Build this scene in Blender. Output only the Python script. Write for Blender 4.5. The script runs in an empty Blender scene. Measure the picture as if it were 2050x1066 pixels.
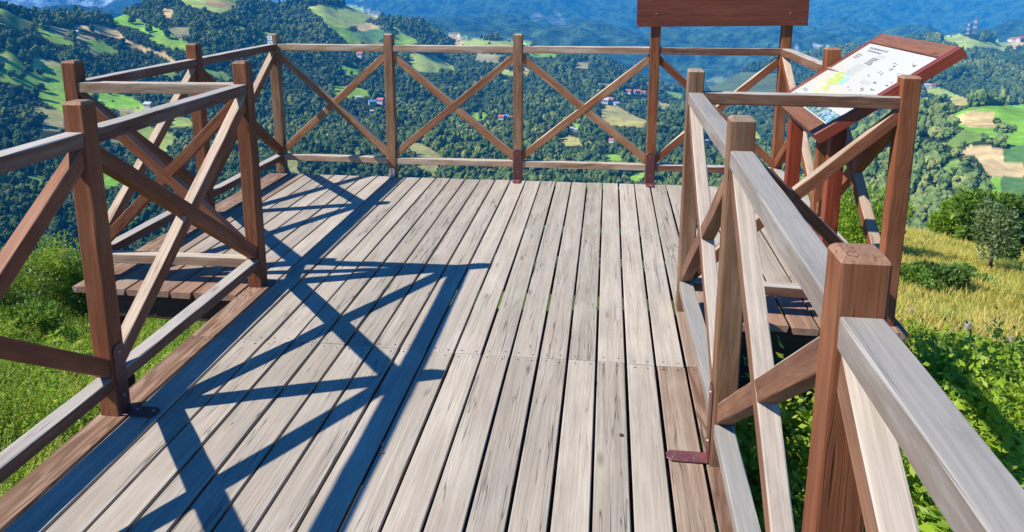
import bpy, bmesh, math, random
import numpy as np
from mathutils import Vector, Matrix

SC = bpy.context.scene
random.seed(7)
RNG = np.random.default_rng(11)

# ------------------------------------------------------------------ camera
F_PX, OX, OY = 1518.74, -16.26, -247.71          # focal length and principal point, in 2050 px frame units
YAW, PITCH, ROLL = 0.1361, -0.2115, 0.0019
EYE = np.array([0.0, 0.0, 1.5495])

def cam_rot():
    cy, sy = math.cos(YAW), math.sin(YAW)
    cp, sp = math.cos(PITCH), math.sin(PITCH)
    cr, sr = math.cos(ROLL), math.sin(ROLL)
    Rz = np.array([[cy, -sy, 0], [sy, cy, 0], [0, 0, 1]])
    Rx = np.array([[1, 0, 0], [0, cp, -sp], [0, sp, cp]])
    Ry = np.array([[cr, 0, sr], [0, 1, 0], [-sr, 0, cr]])
    return Rz @ Rx @ Ry
ROT = cam_rot()

cam_data = bpy.data.cameras.new('camera')
cam = bpy.data.objects.new('camera', cam_data)
SC.collection.objects.link(cam)
M4 = Matrix(((ROT[0, 0], ROT[0, 2], -ROT[0, 1], EYE[0]),
             (ROT[1, 0], ROT[1, 2], -ROT[1, 1], EYE[1]),
             (ROT[2, 0], ROT[2, 2], -ROT[2, 1], EYE[2]),
             (0, 0, 0, 1)))
cam.matrix_world = M4
cam_data.sensor_width = 36.0
cam_data.lens = 36.0 * F_PX / 2050.0
cam_data.shift_x = -OX / 2050.0
cam_data.shift_y = OY / 2050.0
cam_data.clip_start = 0.05
cam_data.clip_end = 60000.0
SC.camera = cam

# ------------------------------------------------------------------ sky, sun, exposure
SUN_EL, SUN_AZ = math.radians(43.9), math.radians(20.6)      # azimuth the light travels towards, from +x
light_dir = Vector((math.cos(SUN_EL) * math.cos(SUN_AZ), math.cos(SUN_EL) * math.sin(SUN_AZ), -math.sin(SUN_EL)))
world = bpy.data.worlds.new("World")
SC.world = world
world.use_nodes = True
wn = world.node_tree
wn.nodes.clear()
w_out = wn.nodes.new('ShaderNodeOutputWorld')
w_bg = wn.nodes.new('ShaderNodeBackground')
w_sky = wn.nodes.new('ShaderNodeTexSky')
w_sky.sky_type = 'NISHITA'
w_sky.sun_disc = False
w_sky.sun_elevation = SUN_EL
w_sky.sun_rotation = math.atan2(-light_dir.x, -light_dir.y)
w_sky.altitude = 3000.0
w_sky.air_density = 1.0
w_sky.dust_density = 0.0
w_sky.ozone_density = 10.0
w_bg.inputs['Strength'].default_value = 0.14
w_hs = wn.nodes.new('ShaderNodeHueSaturation')          # the photograph's deep, saturated blue sky light
w_hs.inputs['Saturation'].default_value = 1.18
wn.links.new(w_sky.outputs[0], w_hs.inputs['Color'])
wn.links.new(w_hs.outputs[0], w_bg.inputs[0])
wn.links.new(w_bg.outputs[0], w_out.inputs[0])

sun_data = bpy.data.lights.new('sun', 'SUN')
sun_data.energy = 5.0
sun_data.angle = math.radians(0.5)
sun_data.color = (1.0, 0.93, 0.83)
sun = bpy.data.objects.new('sun', sun_data)
sun.rotation_euler = light_dir.to_track_quat('-Z', 'Y').to_euler()
sun.location = (-6, -3, 9)
SC.collection.objects.link(sun)

SC.view_settings.view_transform = 'Standard'
SC.view_settings.look = 'None'
SC.view_settings.exposure = 0.75
SC.view_settings.gamma = 1.0
SC.view_settings.use_curve_mapping = False
SC.render.engine = 'CYCLES'
SC.cycles.max_bounces = 6
SC.cycles.diffuse_bounces = 3
SC.cycles.glossy_bounces = 2
SC.cycles.transparent_max_bounces = 6
SC.cycles.volume_bounces = 0
SC.cycles.use_denoising = True

HAZE_DENSITY = 1.25e-4
HAZE_COLOR = (0.03, 0.42, 1.0)

# ------------------------------------------------------------------ helpers
COL = SC.collection

def tag(o, label=None, cat=None, group=None, kind=None):
    if label: o['label'] = label
    if cat: o['category'] = cat
    if group: o['group'] = group
    if kind: o['kind'] = kind
    return o

def empty(name, loc, label, cat, group=None, rz=0.0):
    o = bpy.data.objects.new(name, None)
    COL.objects.link(o)
    o.location = loc
    o.rotation_euler = (0, 0, rz)
    o.empty_display_size = 0.2
    return tag(o, label, cat, group)

def link_mesh(name, me, mat=None, parent=None, matrix=None):
    o = bpy.data.objects.new(name, me)
    COL.objects.link(o)
    if mat is not None and not me.materials:
        me.materials.append(mat)
    if parent is not None:
        o.parent = parent
        up = parent
        pm = Matrix.Identity(4)
        while up is not None:
            pm = up.matrix_basis @ pm
            up = up.parent
        if matrix is not None:
            o.matrix_basis = pm.inverted() @ matrix
        else:
            o.matrix_basis = pm.inverted()
    elif matrix is not None:
        o.matrix_basis = matrix
    return o

def mesh_from(name, verts, faces):
    me = bpy.data.meshes.new(name)
    me.from_pydata([tuple(v) for v in verts], [], [tuple(f) for f in faces])
    me.update()
    return me

def mesh_np(name, verts, quads=None, tris=None):
    """fast mesh from numpy arrays"""
    me = bpy.data.meshes.new(name)
    verts = np.asarray(verts, dtype=np.float32)
    idx, starts, totals = [], [], []
    n = 0
    if quads is not None and len(quads):
        q = np.asarray(quads, dtype=np.int32)
        idx.append(q.ravel()); starts.append(np.arange(len(q), dtype=np.int32) * 4); totals.append(np.full(len(q), 4, np.int32))
        n = len(q) * 4
    if tris is not None and len(tris):
        t = np.asarray(tris, dtype=np.int32)
        idx.append(t.ravel()); starts.append(n + np.arange(len(t), dtype=np.int32) * 3); totals.append(np.full(len(t), 3, np.int32))
    idx = np.concatenate(idx); starts = np.concatenate(starts); totals = np.concatenate(totals)
    me.vertices.add(len(verts)); me.vertices.foreach_set('co', verts.ravel())
    me.loops.add(len(idx)); me.loops.foreach_set('vertex_index', idx)
    me.polygons.add(len(starts)); me.polygons.foreach_set('loop_start', starts); me.polygons.foreach_set('loop_total', totals)
    me.update(calc_edges=True)
    me.validate()
    return me

def frame(p0, p1, up=(0, 0, 1)):
    """matrix whose local x runs from p0 to p1, z close to up, origin at p0"""
    p0, p1 = Vector(p0), Vector(p1)
    x = (p1 - p0).normalized()
    u = Vector(up)
    if abs(x.dot(u)) > 0.999: u = Vector((0, -1, 0))
    y = u.cross(x).normalized()
    z = x.cross(y)
    m = Matrix((x, y, z)).transposed().to_4x4()
    m.translation = p0
    return m

def prism_mesh(name, poly, y0, y1, bevel=0.004, seg=1):
    """polygon in local xz swept along y, edges bevelled"""
    bm = bmesh.new()
    a = [bm.verts.new((x, y0, z)) for x, z in poly]
    b = [bm.verts.new((x, y1, z)) for x, z in poly]
    n = len(poly)
    bm.faces.new(a); bm.faces.new(list(reversed(b)))
    for i in range(n):
        j = (i + 1) % n
        bm.faces.new((a[j], a[i], b[i], b[j]))
    bmesh.ops.recalc_face_normals(bm, faces=bm.faces)
    if bevel > 0:
        bmesh.ops.bevel(bm, geom=list(bm.edges), offset=bevel, segments=seg, affect='EDGES', profile=0.6)
    me = bpy.data.meshes.new(name)
    bm.to_mesh(me); bm.free()
    return me

def roughen(me, L, cuts=9, amt=0.0009, bow=0.0015):
    """uneven, slightly bowed timber: cut along its length and move the corners a little"""
    bm = bmesh.new(); bm.from_mesh(me)
    ed = [e for e in bm.edges if abs(e.verts[0].co.x - e.verts[1].co.x) > 0.5 * L]
    bmesh.ops.subdivide_edges(bm, edges=ed, cuts=cuts, use_grid_fill=False)
    ph, ph2 = random.uniform(0, 6.28), random.uniform(0, 6.28)
    for v in bm.verts:
        t = v.co.x / L
        e = math.sin(max(0, min(1, t)) * math.pi)
        v.co.y += random.uniform(-amt, amt) + bow * e * math.sin(ph)
        v.co.z += random.uniform(-amt, amt) + bow * e * math.sin(ph2)
    bm.to_mesh(me); bm.free()
    return me

def box_mesh(name, x0, x1, y0, y1, z0, z1, bevel=0.003, seg=1):
    return prism_mesh(name, [(x0, z0), (x1, z0), (x1, z1), (x0, z1)], y0, y1, bevel, seg)

# pixel <-> world helpers, used only to measure where things of the place stand
def ray(u, v):
    u = np.asarray(u, float); v = np.asarray(v, float)
    d = np.stack([(u - 1025 - OX) / F_PX, np.ones_like(u), -(v - 533 - OY) / F_PX], -1)
    return d @ ROT.T

def az_te(u, v):
    d = ray(u, v)
    return np.arctan2(d[..., 0], d[..., 1]), -d[..., 2] / np.hypot(d[..., 0], d[..., 1])

def project(P):
    c = (np.asarray(P, float) - EYE) @ ROT
    y = np.maximum(c[..., 1], 1e-3)
    return 1025 + OX + F_PX * c[..., 0] / y, 533 + OY - F_PX * c[..., 2] / y, c[..., 1]

# value noise
def _hash(ix, iy, seed):
    h = (ix.astype(np.int64) * 374761393 + iy.astype(np.int64) * 668265263 + seed * 974634777) & 0x7fffffff
    h = ((h ^ (h >> 13)) * 1274126177) & 0x7fffffff
    return ((h ^ (h >> 16)) & 0xffff) / 65535.0

def vnoise(x, y, seed=0):
    ix, iy = np.floor(x), np.floor(y)
    fx, fy = x - ix, y - iy
    fx = fx * fx * (3 - 2 * fx); fy = fy * fy * (3 - 2 * fy)
    a = _hash(ix, iy, seed); b = _hash(ix + 1, iy, seed); c = _hash(ix, iy + 1, seed); d = _hash(ix + 1, iy + 1, seed)
    return a + (b - a) * fx + (c - a) * fy + (a - b - c + d) * fx * fy

def fbm(x, y, octv=4, seed=0):
    s = 0; amp = 0.5; f = 1.0; tot = 0
    for i in range(octv):
        s = s + amp * vnoise(x * f + 17.3 * i, y * f - 9.1 * i, seed + i); tot += amp
        amp *= 0.5; f *= 2.03
    return s / tot * 2 - 1

def inside(poly, u, v):
    poly = np.asarray(poly, float)
    r = np.zeros(u.shape, bool)
    j = len(poly) - 1
    for i in range(len(poly)):
        xi, yi = poly[i]; xj, yj = poly[j]
        if yi != yj:
            r ^= ((yi > v) != (yj > v)) & (u < (xj - xi) * (v - yi) / (yj - yi) + xi)
        j = i
    return r

# ------------------------------------------------------------------ materials
class NT:
    def __init__(self, name):
        self.m = bpy.data.materials.new(name)
        self.m.use_nodes = True
        self.t = self.m.node_tree
        self.t.nodes.clear()
        self.out = self.t.nodes.new('ShaderNodeOutputMaterial')
    def n(self, typ, **kw):
        x = self.t.nodes.new(typ)
        for k, v in kw.items(): setattr(x, k, v)
        return x
    def l(self, a, b): self.t.links.new(a, b)
    def put(self, sock, v):
        if isinstance(v, bpy.types.NodeSocket): self.l(v, sock)
        elif isinstance(v, (tuple, list)) and len(v) == 3 and sock.type == 'RGBA': sock.default_value = (*v, 1)
        else: sock.default_value = v
    def math(self, op, a, b=None, c=None, clamp=False):
        x = self.n('ShaderNodeMath', operation=op); x.use_clamp = clamp
        self.put(x.inputs[0], a)
        if b is not None: self.put(x.inputs[1], b)
        if c is not None: self.put(x.inputs[2], c)
        return x.outputs[0]
    def vmath(self, op, a, b=None, scale=None):
        x = self.n('ShaderNodeVectorMath', operation=op)
        self.put(x.inputs[0], a)
        if b is not None: self.put(x.inputs[1], b)
        if scale is not None: self.put(x.inputs['Scale'], scale)
        return x.outputs[0]
    def mix(self, f, a, b, blend='MIX'):
        x = self.n('ShaderNodeMix', data_type='RGBA', blend_type=blend)
        self.put(x.inputs[0], f); self.put(x.inputs[6], a); self.put(x.inputs[7], b)
        return x.outputs[2]
    def ramp(self, f, lo, hi, a=0.0, b=1.0, smooth=True):
        x = self.n('ShaderNodeMapRange'); x.clamp = True
        if smooth: x.interpolation_type = 'SMOOTHSTEP'
        self.put(x.inputs[0], f); self.put(x.inputs[1], lo); self.put(x.inputs[2], hi); self.put(x.inputs[3], a); self.put(x.inputs[4], b)
        return x.outputs[0]
    def noise(self, vec, scale=1.0, detail=2.0, rough=0.5, dist=0.0):
        x = self.n('ShaderNodeTexNoise')
        if vec is not None: self.l(vec, x.inputs['Vector'])
        x.inputs['Scale'].default_value = scale; x.inputs['Detail'].default_value = detail
        x.inputs['Roughness'].default_value = rough; x.inputs['Distortion'].default_value = dist
        return x.outputs[0]
    def bsdf(self, color, rough=0.7, normal=None, spec=0.3):
        x = self.n('ShaderNodeBsdfPrincipled')
        self.put(x.inputs['Base Color'], color); self.put(x.inputs['Roughness'], rough)
        x.inputs['Specular IOR Level'].default_value = spec
        if normal is not None: self.l(normal, x.inputs['Normal'])
        self.l(x.outputs[0], self.out.inputs[0])
        return x
    def bump(self, h, strength=0.4, dist=0.002, normal=None):
        x = self.n('ShaderNodeBump')
        x.inputs['Strength'].default_value = strength; x.inputs['Distance'].default_value = dist
        self.l(h, x.inputs['Height'])
        if normal is not None: self.l(normal, x.inputs['Normal'])
        return x.outputs[0]

def wood_coords(g, sx, sy, sz, add=0.0):
    tc = g.n('ShaderNodeTexCoord')
    oi = g.n('ShaderNodeObjectInfo')
    off = g.vmath('SCALE', (37.0, 91.0, 53.0), scale=g.math('ADD', oi.outputs['Random'], add))
    p = g.vmath('ADD', tc.outputs['Object'], off)
    return p, g.vmath('MULTIPLY', p, (sx, sy, sz)), oi.outputs['Random'], tc

def wood_material(name, a, b, c, gray=None, gray_lo=0.55, gray_hi=0.9, gray_side=0.0, cracks=0.6, var=0.25, rough=0.75, rings=0.5, spots=None, wear_lo=0.5, fine_amp=1.0, crack_w=0.016, crack_lo=0.5, end_brown=None, crack_var=0.15, knots=0.55, stain=None):
    """grain along local x. a dark, b mid, c light; gray = the worn colour of faces that look up"""
    g = NT(name)
    p, pf, rnd, tc = wood_coords(g, 1.0, 1.0, 1.0)
    fine = g.noise(g.vmath('MULTIPLY', p, (3.0, 190.0, 190.0)), 1.0, 3.0, 0.65)
    streak = g.noise(g.vmath('MULTIPLY', p, (1.1, 34.0, 34.0)), 1.0, 3.0, 0.6)
    field0 = g.noise(g.vmath('MULTIPLY', p, (0.9, 9.0, 9.0)), 1.0, 2.0, 0.45)
    vo = g.n('ShaderNodeTexVoronoi', feature='F1'); vo.inputs['Scale'].default_value = 1.0
    warp = g.vmath('ADD', g.vmath('MULTIPLY', p, (2.6, 9.0, 9.0)), g.vmath('SCALE', (1.0, 1.0, 1.0), scale=g.math('MULTIPLY', field0, 0.5)))
    g.l(warp, vo.inputs['Vector'])
    kc = g.n('ShaderNodeSeparateColor'); g.l(vo.outputs['Color'], kc.inputs[0])
    has_knot = g.ramp(kc.outputs[0], 0.66, 0.70)
    field = g.math('ADD', field0, g.math('MULTIPLY', has_knot, g.ramp(vo.outputs['Distance'], 0.0, 0.5, 0.16, 0.0)))      # rings bend round the knots
    ring = g.math('SINE', g.math('MULTIPLY', field, 95.0))
    ring = g.ramp(ring, -0.6, 1.0)
    blot = g.noise(g.vmath('MULTIPLY', p, (2.2, 7.0, 7.0)), 1.0, 4.0, 0.6)
    # cracks: thin lines along the grain
    cn = g.noise(g.vmath('MULTIPLY', p, (1.1, 38.0, 38.0)), 1.0, 2.0, 0.5, 0.12)
    cl = g.ramp(g.math('ABSOLUTE', g.math('SUBTRACT', cn, 0.5)), 0.0, crack_w, 1.0, 0.0)
    cm = g.ramp(g.noise(g.vmath('MULTIPLY', p, (0.9, 12.0, 12.0)), 1.0, 3.0, 0.6), g.math('ADD', crack_lo, g.math('MULTIPLY', g.math('SUBTRACT', rnd, 0.5), crack_var)), g.math('ADD', crack_lo + 0.12, g.math('MULTIPLY', g.math('SUBTRACT', rnd, 0.5), crack_var)))
    crack = g.math('MULTIPLY', g.math('MULTIPLY', cl, cm), cracks)
    # knots
    knot = g.math('MULTIPLY', g.ramp(vo.outputs['Distance'], 0.03, 0.15, 1.0, 0.0), has_knot)
    col = g.mix(g.ramp(streak, 0.3, 0.72), a, b)
    col = g.mix(g.math('MULTIPLY', g.ramp(blot, 0.42, 0.72), 0.75), col, c)
    col = g.mix(g.math('MULTIPLY', ring, rings * 0.55), col, a)
    if stain is not None:              # trodden dirt and weather stains, across and along
        st = g.noise(g.vmath('MULTIPLY', p, (1.7, 5.0, 5.0)), 1.0, 6.0, 0.72)
        col = g.mix(g.ramp(st, 0.50, 0.72, 0.0, 0.6), col, stain)
    if spots is not None:
        sp = g.noise(g.vmath('MULTIPLY', p, (6.0, 40.0, 40.0)), 1.0, 5.0, 0.7)
        col = g.mix(g.ramp(sp, 0.64, 0.72, 0.0, 0.7), col, spots)
    if gray is not None:
        gst = g.noise(g.vmath('MULTIPLY', p, (3.5, 9.0, 9.0)), 1.0, 5.0, 0.7)
        ge = g.n('ShaderNodeNewGeometry')
        sn = g.n('ShaderNodeSeparateXYZ'); g.l(ge.outputs['Normal'], sn.inputs[0])
        up = g.ramp(sn.outputs[2], gray_lo - 0.35, gray_hi - 0.3)
        wear = g.ramp(g.noise(g.vmath('MULTIPLY', p, (4.0, 26.0, 26.0)), 1.0, 4.0, 0.65), 0.26, 0.5, wear_lo, 1.0)
        side = g.math('MULTIPLY', g.ramp(g.noise(g.vmath('MULTIPLY', p, (2.5, 22.0, 22.0)), 1.0, 5.0, 0.7), 0.46, 0.66), gray_side)
        w = g.math('MAXIMUM', g.math('MULTIPLY', up, wear), side)
        gcol = g.mix(g.ramp(g.noise(g.vmath('MULTIPLY', p, (2.0, 70.0, 70.0)), 1.0, 4.0, 0.65), 0.3, 0.7), tuple(x * 0.93 for x in gray), gray)
        gcol = g.mix(g.ramp(gst, 0.48, 0.68, 0.0, 0.55), gcol, tuple(x * 0.66 for x in gray))
        col = g.mix(w, col, gcol)
    if end_brown is not None:          # stain that has lasted near one end
        sx = g.n('ShaderNodeSeparateXYZ'); g.l(tc.outputs['Object'], sx.inputs[0])
        e = g.ramp(g.math('ADD', sx.outputs[0], g.math('MULTIPLY', g.math('SUBTRACT', blot, 0.5), 0.9)), 0.15, 0.75, 1.0, 0.0)
        col = g.mix(g.math('MULTIPLY', e, 0.85), col, g.mix(g.ramp(streak, 0.3, 0.7), end_brown, tuple(x * 1.45 for x in end_brown)))
    fin = g.ramp(fine, 0.3, 0.75, 1 - 0.2 * fine_amp, 1 + 0.12 * fine_amp)
    vr = g.ramp(rnd, 0.0, 1.0, 1.0 - var, 1.0 + var * 0.6, smooth=False)
    col = g.mix(1.0, col, g.mix(0.0, (1, 1, 1), (1, 1, 1)), 'MULTIPLY')
    hs = g.n('ShaderNodeHueSaturation')
    g.put(hs.inputs['Value'], g.math('MULTIPLY', fin, vr)); g.put(hs.inputs['Color'], col)
    col = g.mix(g.math('MULTIPLY', knot, knots), hs.outputs[0], tuple(x * 0.5 for x in a))
    col = g.mix(g.math('MULTIPLY', crack, 0.85), col, tuple(x * 0.16 for x in a))
    h = g.math('SUBTRACT', g.math('ADD', g.math('MULTIPLY', fine, 0.35), g.math('MULTIPLY', ring, 0.3)), g.math('MULTIPLY', crack, 2.5))
    g.bsdf(col, g.ramp(streak, 0.2, 0.8, rough - 0.1, rough + 0.12), g.bump(h, 0.45, 0.0016), 0.25)
    return g.m

M = {}
GRAY = (0.40, 0.385, 0.37)
M['plank'] = wood_material('weathered_plank', (0.349, 0.302, 0.239), (0.441, 0.388, 0.310), (0.504, 0.450, 0.367), cracks=0.95, var=0.15, rough=0.82, rings=0.30, fine_amp=0.8, crack_w=0.014, crack_lo=0.46, crack_var=0.26, knots=0.75, stain=(0.31, 0.285, 0.25))
M['plank_brown'] = wood_material('brown_edge_plank', (0.16, 0.085, 0.050), (0.33, 0.215, 0.140), (0.44, 0.31, 0.21), cracks=0.6, var=0.08, rings=1.7, stain=(0.34, 0.26, 0.20))
M['plank_tan'] = wood_material('wing_plank', (0.330, 0.285, 0.228), (0.407, 0.357, 0.283), (0.466, 0.409, 0.333), cracks=0.8, var=0.12, rings=0.3, fine_amp=0.7, end_brown=(0.22, 0.115, 0.068))
M['plank_part'] = wood_material('half_worn_plank', (0.260, 0.180, 0.122), (0.354, 0.270, 0.198), (0.426, 0.350, 0.270), cracks=0.8, var=0.1, rings=0.6, stain=(0.24, 0.17, 0.12))
M['post'] = wood_material('stained_post', (0.140, 0.041, 0.014), (0.234, 0.078, 0.029), (0.286, 0.116, 0.049), gray=(0.312, 0.176, 0.102), gray_side=0.12, cracks=0.9, var=0.14, rings=0.6, knots=0.7)
M['post_gray'] = wood_material('faded_post', (0.139, 0.065, 0.030), (0.232, 0.117, 0.056), (0.309, 0.187, 0.107), gray=(0.340, 0.259, 0.180), gray_side=0.30, cracks=0.9, var=0.15, rings=0.6, knots=0.7)
M['rail'] = wood_material('worn_rail', (0.118, 0.048, 0.025), (0.175, 0.077, 0.041), (0.237, 0.130, 0.078), gray=(0.453, 0.413, 0.353), gray_side=0.12, cracks=0.7, var=0.12, rings=0.4, wear_lo=0.9)
M['rail_gray'] = wood_material('grey_rail', (0.168, 0.134, 0.107), (0.235, 0.198, 0.163), (0.294, 0.259, 0.218), gray=(0.296, 0.279, 0.247), gray_side=0.8, cracks=0.5, var=0.05, rings=0.3, wear_lo=0.9, knots=0.6, stain=(0.27, 0.25, 0.24), fine_amp=0.5)
M['rail_pale'] = wood_material('pale_rail', (0.247, 0.139, 0.080), (0.371, 0.245, 0.152), (0.443, 0.326, 0.217), gray=(0.515, 0.442, 0.336), gray_side=0.6, cracks=0.7, var=0.1, rings=0.3, knots=0.8)
M['brace'] = wood_material('stained_brace', (0.129, 0.037, 0.014), (0.224, 0.073, 0.027), (0.291, 0.118, 0.051), gray=(0.470, 0.363, 0.261), gray_lo=0.45, gray_hi=0.8, gray_side=0.10, cracks=0.6, var=0.15, rings=0.4, spots=(0.33, 0.22, 0.15), knots=0.6)
M['brace_red'] = wood_material('red_brown_brace', (0.129, 0.037, 0.014), (0.224, 0.073, 0.027), (0.291, 0.118, 0.051), gray=(0.30, 0.145, 0.085), gray_lo=0.45, gray_hi=0.8, gray_side=0.10, cracks=0.6, var=0.15, rings=0.4, spots=(0.33, 0.22, 0.15), knots=0.6)
M['brace_right'] = wood_material('right_brace', (0.113, 0.043, 0.021), (0.185, 0.079, 0.039), (0.258, 0.134, 0.075), gray=(0.443, 0.374, 0.299), gray_lo=0.30, gray_hi=0.65, gray_side=0.12, cracks=0.6, var=0.1, rings=0.35, spots=(0.40, 0.31, 0.22), wear_lo=0.75)
M['brace_back'] = wood_material('faded_brace', (0.185, 0.072, 0.029), (0.308, 0.132, 0.056), (0.381, 0.206, 0.105), gray=(0.504, 0.367, 0.234), gray_lo=0.45, gray_hi=0.8, gray_side=0.25, cracks=0.6, var=0.15, rings=0.5, spots=(0.38, 0.28, 0.20), knots=0.6)
M['under'] = wood_material('dark_joist', (0.045, 0.022, 0.015), (0.075, 0.037, 0.022), (0.10, 0.058, 0.037), cracks=0.4, var=0.1, rings=0.4)
M['redwood'] = wood_material('red_varnish', (0.15, 0.026, 0.012), (0.24, 0.045, 0.019), (0.28, 0.074, 0.037), cracks=0.15, var=0.05, rough=0.42, rings=0.35)
M['frame_top'] = wood_material('worn_frame', (0.085, 0.023, 0.010), (0.165, 0.054, 0.022), (0.25, 0.105, 0.045), gray=(0.22, 0.095, 0.044), gray_side=0.1, cracks=0.5, var=0.08, rough=0.5, rings=0.9)
M['signboard'] = wood_material('sign_board_wood', (0.105, 0.028, 0.014), (0.15, 0.040, 0.020), (0.18, 0.055, 0.028), cracks=0.25, var=0.03, rough=0.55, rings=0.4)

def simple(name, color, rough=0.6, spec=0.4, metallic=0.0, nscale=0.0, namp=0.3):
    g = NT(name)
    c = color
    if nscale:
        tc = g.n('ShaderNodeTexCoord')
        f = g.ramp(g.noise(tc.outputs['Object'], nscale, 4.0, 0.6), 0.25, 0.75)
        c = g.mix(f, tuple(x * (1 - namp) for x in color), tuple(min(1, x * (1 + namp)) for x in color))
    b = g.bsdf(c, rough, None, spec)
    b.inputs['Metallic'].default_value = metallic
    return g.m
M['bracket'] = simple('painted_bracket', (0.085, 0.022, 0.022), 0.38, 0.5, 0.0, 60, 0.35)
M['bracket_worn'] = simple('worn_bracket', (0.14, 0.050, 0.052), 0.45, 0.5, 0.0, 80, 0.4)
M['screw'] = simple('screw_steel', (0.32, 0.27, 0.25), 0.4, 0.5, 0.8)
M['nail'] = simple('rusty_nail', (0.05, 0.035, 0.03), 0.7)
M['sticker'] = simple('sticker_white', (0.60, 0.62, 0.64), 0.4)
M['galv'] = simple('galvanised_steel', (0.55, 0.57, 0.58), 0.35, 0.5, 0.7, 90, 0.2)
M['ink_blue'] = simple('ink_blue', (0.08, 0.28, 0.42), 0.5)
M['ink_black'] = simple('ink_black', (0.14, 0.145, 0.14), 0.5)
M['ink_gray'] = simple('ink_gray', (0.34, 0.34, 0.32), 0.5)
M['paper'] = simple('panel_sheet', (0.50, 0.488, 0.425), 0.35, 0.5)
M['map_green'] = simple('map_green', (0.42, 0.52, 0.13), 0.4, 0.4, 0, 35, 0.35)
M['map_yellow'] = simple('map_yellow', (0.50, 0.51, 0.34), 0.4, 0.4, 0, 30, 0.12)
M['map_cyan'] = simple('map_cyan', (0.24, 0.52, 0.52), 0.4)
M['map_orange'] = simple('map_orange', (0.62, 0.46, 0.30), 0.4)
M['wallwhite'] = simple('house_plaster', (0.50, 0.48, 0.45), 0.8)
M['rooftile'] = simple('roof_tile', (0.42, 0.13, 0.075), 0.8)
M['roofgray'] = simple('roof_gray', (0.42, 0.42, 0.43), 0.7)
M['bluepaint'] = simple('blue_sheet', (0.10, 0.24, 0.45), 0.6)
M['winglass'] = simple('window_dark', (0.05, 0.06, 0.07), 0.2)
M['mast_red'] = simple('mast_red', (0.5, 0.08, 0.06), 0.6)
M['mast_white'] = simple('mast_white', (0.75, 0.75, 0.75), 0.6)
M['bark'] = simple('bark', (0.09, 0.065, 0.045), 0.9, 0.2, 0, 6, 0.4)
M['stake'] = simple('bleached_stake', (0.27, 0.245, 0.21), 0.85, 0.2, 0, 30, 0.35)
M['twig'] = simple('dry_twig', (0.27, 0.19, 0.13), 0.9, 0.1, 0, 3, 0.4)
M['orange_leaf'] = simple('orange_leaf', (0.55, 0.22, 0.04), 0.7)

def photo_print():
    g = NT('printed_photo')
    tc = g.n('ShaderNodeTexCoord')
    n1 = g.noise(g.vmath('MULTIPLY', tc.outputs['Object'], (1, 1, 1)), 32.0, 5.0, 0.7, 0.8)
    col = g.mix(g.ramp(n1, 0.42, 0.47), (0.03, 0.05, 0.05), (0.12, 0.24, 0.08))
    col = g.mix(g.ramp(n1, 0.50, 0.53), col, (0.15, 0.30, 0.55))
    col = g.mix(g.ramp(n1, 0.57, 0.62), col, (0.62, 0.70, 0.76))
    g.bsdf(col, 0.35)
    return g.m
M['photo'] = photo_print()

def leaf_material(name, dark, light, tip=None, trans=0.42, rough=0.5, per_obj=0.0, big=3.0):
    """leaf colour varies leaf by leaf (attribute tint) and plant by plant"""
    g = NT(name)
    at = g.n('ShaderNodeAttribute', attribute_name='tint')
    oi = g.n('ShaderNodeObjectInfo')
    f = at.outputs['Fac']
    if per_obj:
        f = g.math('ADD', g.math('MULTIPLY', f, 1 - per_obj), g.math('MULTIPLY', oi.outputs['Random'], per_obj))
    col = g.mix(f, dark, light)
    if tip is not None:
        ge = g.n('ShaderNodeNewGeometry')
        col = g.mix(g.ramp(ge.outputs['Random Per Island'], 0.82, 0.95, 0, 0.8), col, tip)
    d = g.n('ShaderNodeBsdfPrincipled')
    g.put(d.inputs['Base Color'], col); d.inputs['Roughness'].default_value = rough; d.inputs['Specular IOR Level'].default_value = 0.3
    t = g.n('ShaderNodeBsdfTranslucent'); g.put(t.inputs[0], g.mix(0.5, col, (0.34, 0.56, 0.035)))
    mx = g.n('ShaderNodeMixShader'); mx.inputs[0].default_value = trans
    g.l(d.outputs[0], mx.inputs[1]); g.l(t.outputs[0], mx.inputs[2]); g.l(mx.outputs[0], g.out.inputs[0])
    return g.m
M['leaf_bright'] = leaf_material('bright_leaf', (0.10, 0.20, 0.013), (0.31, 0.45, 0.035), (0.48, 0.54, 0.08), per_obj=0.35)
M['leaf_fern'] = leaf_material('fern_leaf', (0.13, 0.26, 0.016), (0.34, 0.49, 0.035), None, per_obj=0.35)
M['leaf_dark'] = leaf_material('dark_leaf', (0.03, 0.07, 0.014), (0.11, 0.19, 0.034), None, trans=0.2)
M['leaf_mid'] = leaf_material('mid_leaf', (0.06, 0.13, 0.018), (0.19, 0.31, 0.04), None, trans=0.25)
M['leaf_yellow'] = leaf_material('yellow_green_leaf', (0.14, 0.23, 0.022), (0.38, 0.46, 0.055), None)
M['leaf_olive'] = leaf_material('olive_leaf', (0.07, 0.11, 0.04), (0.18, 0.24, 0.10), None, trans=0.25)
M['grass_dry'] = leaf_material('dry_grass', (0.52, 0.42, 0.085), (0.80, 0.62, 0.17), None, trans=0.42, per_obj=0.55)
M['grass_green'] = leaf_material('green_grass', (0.26, 0.31, 0.035), (0.52, 0.51, 0.095), None, trans=0.42, per_obj=0.5)

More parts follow.
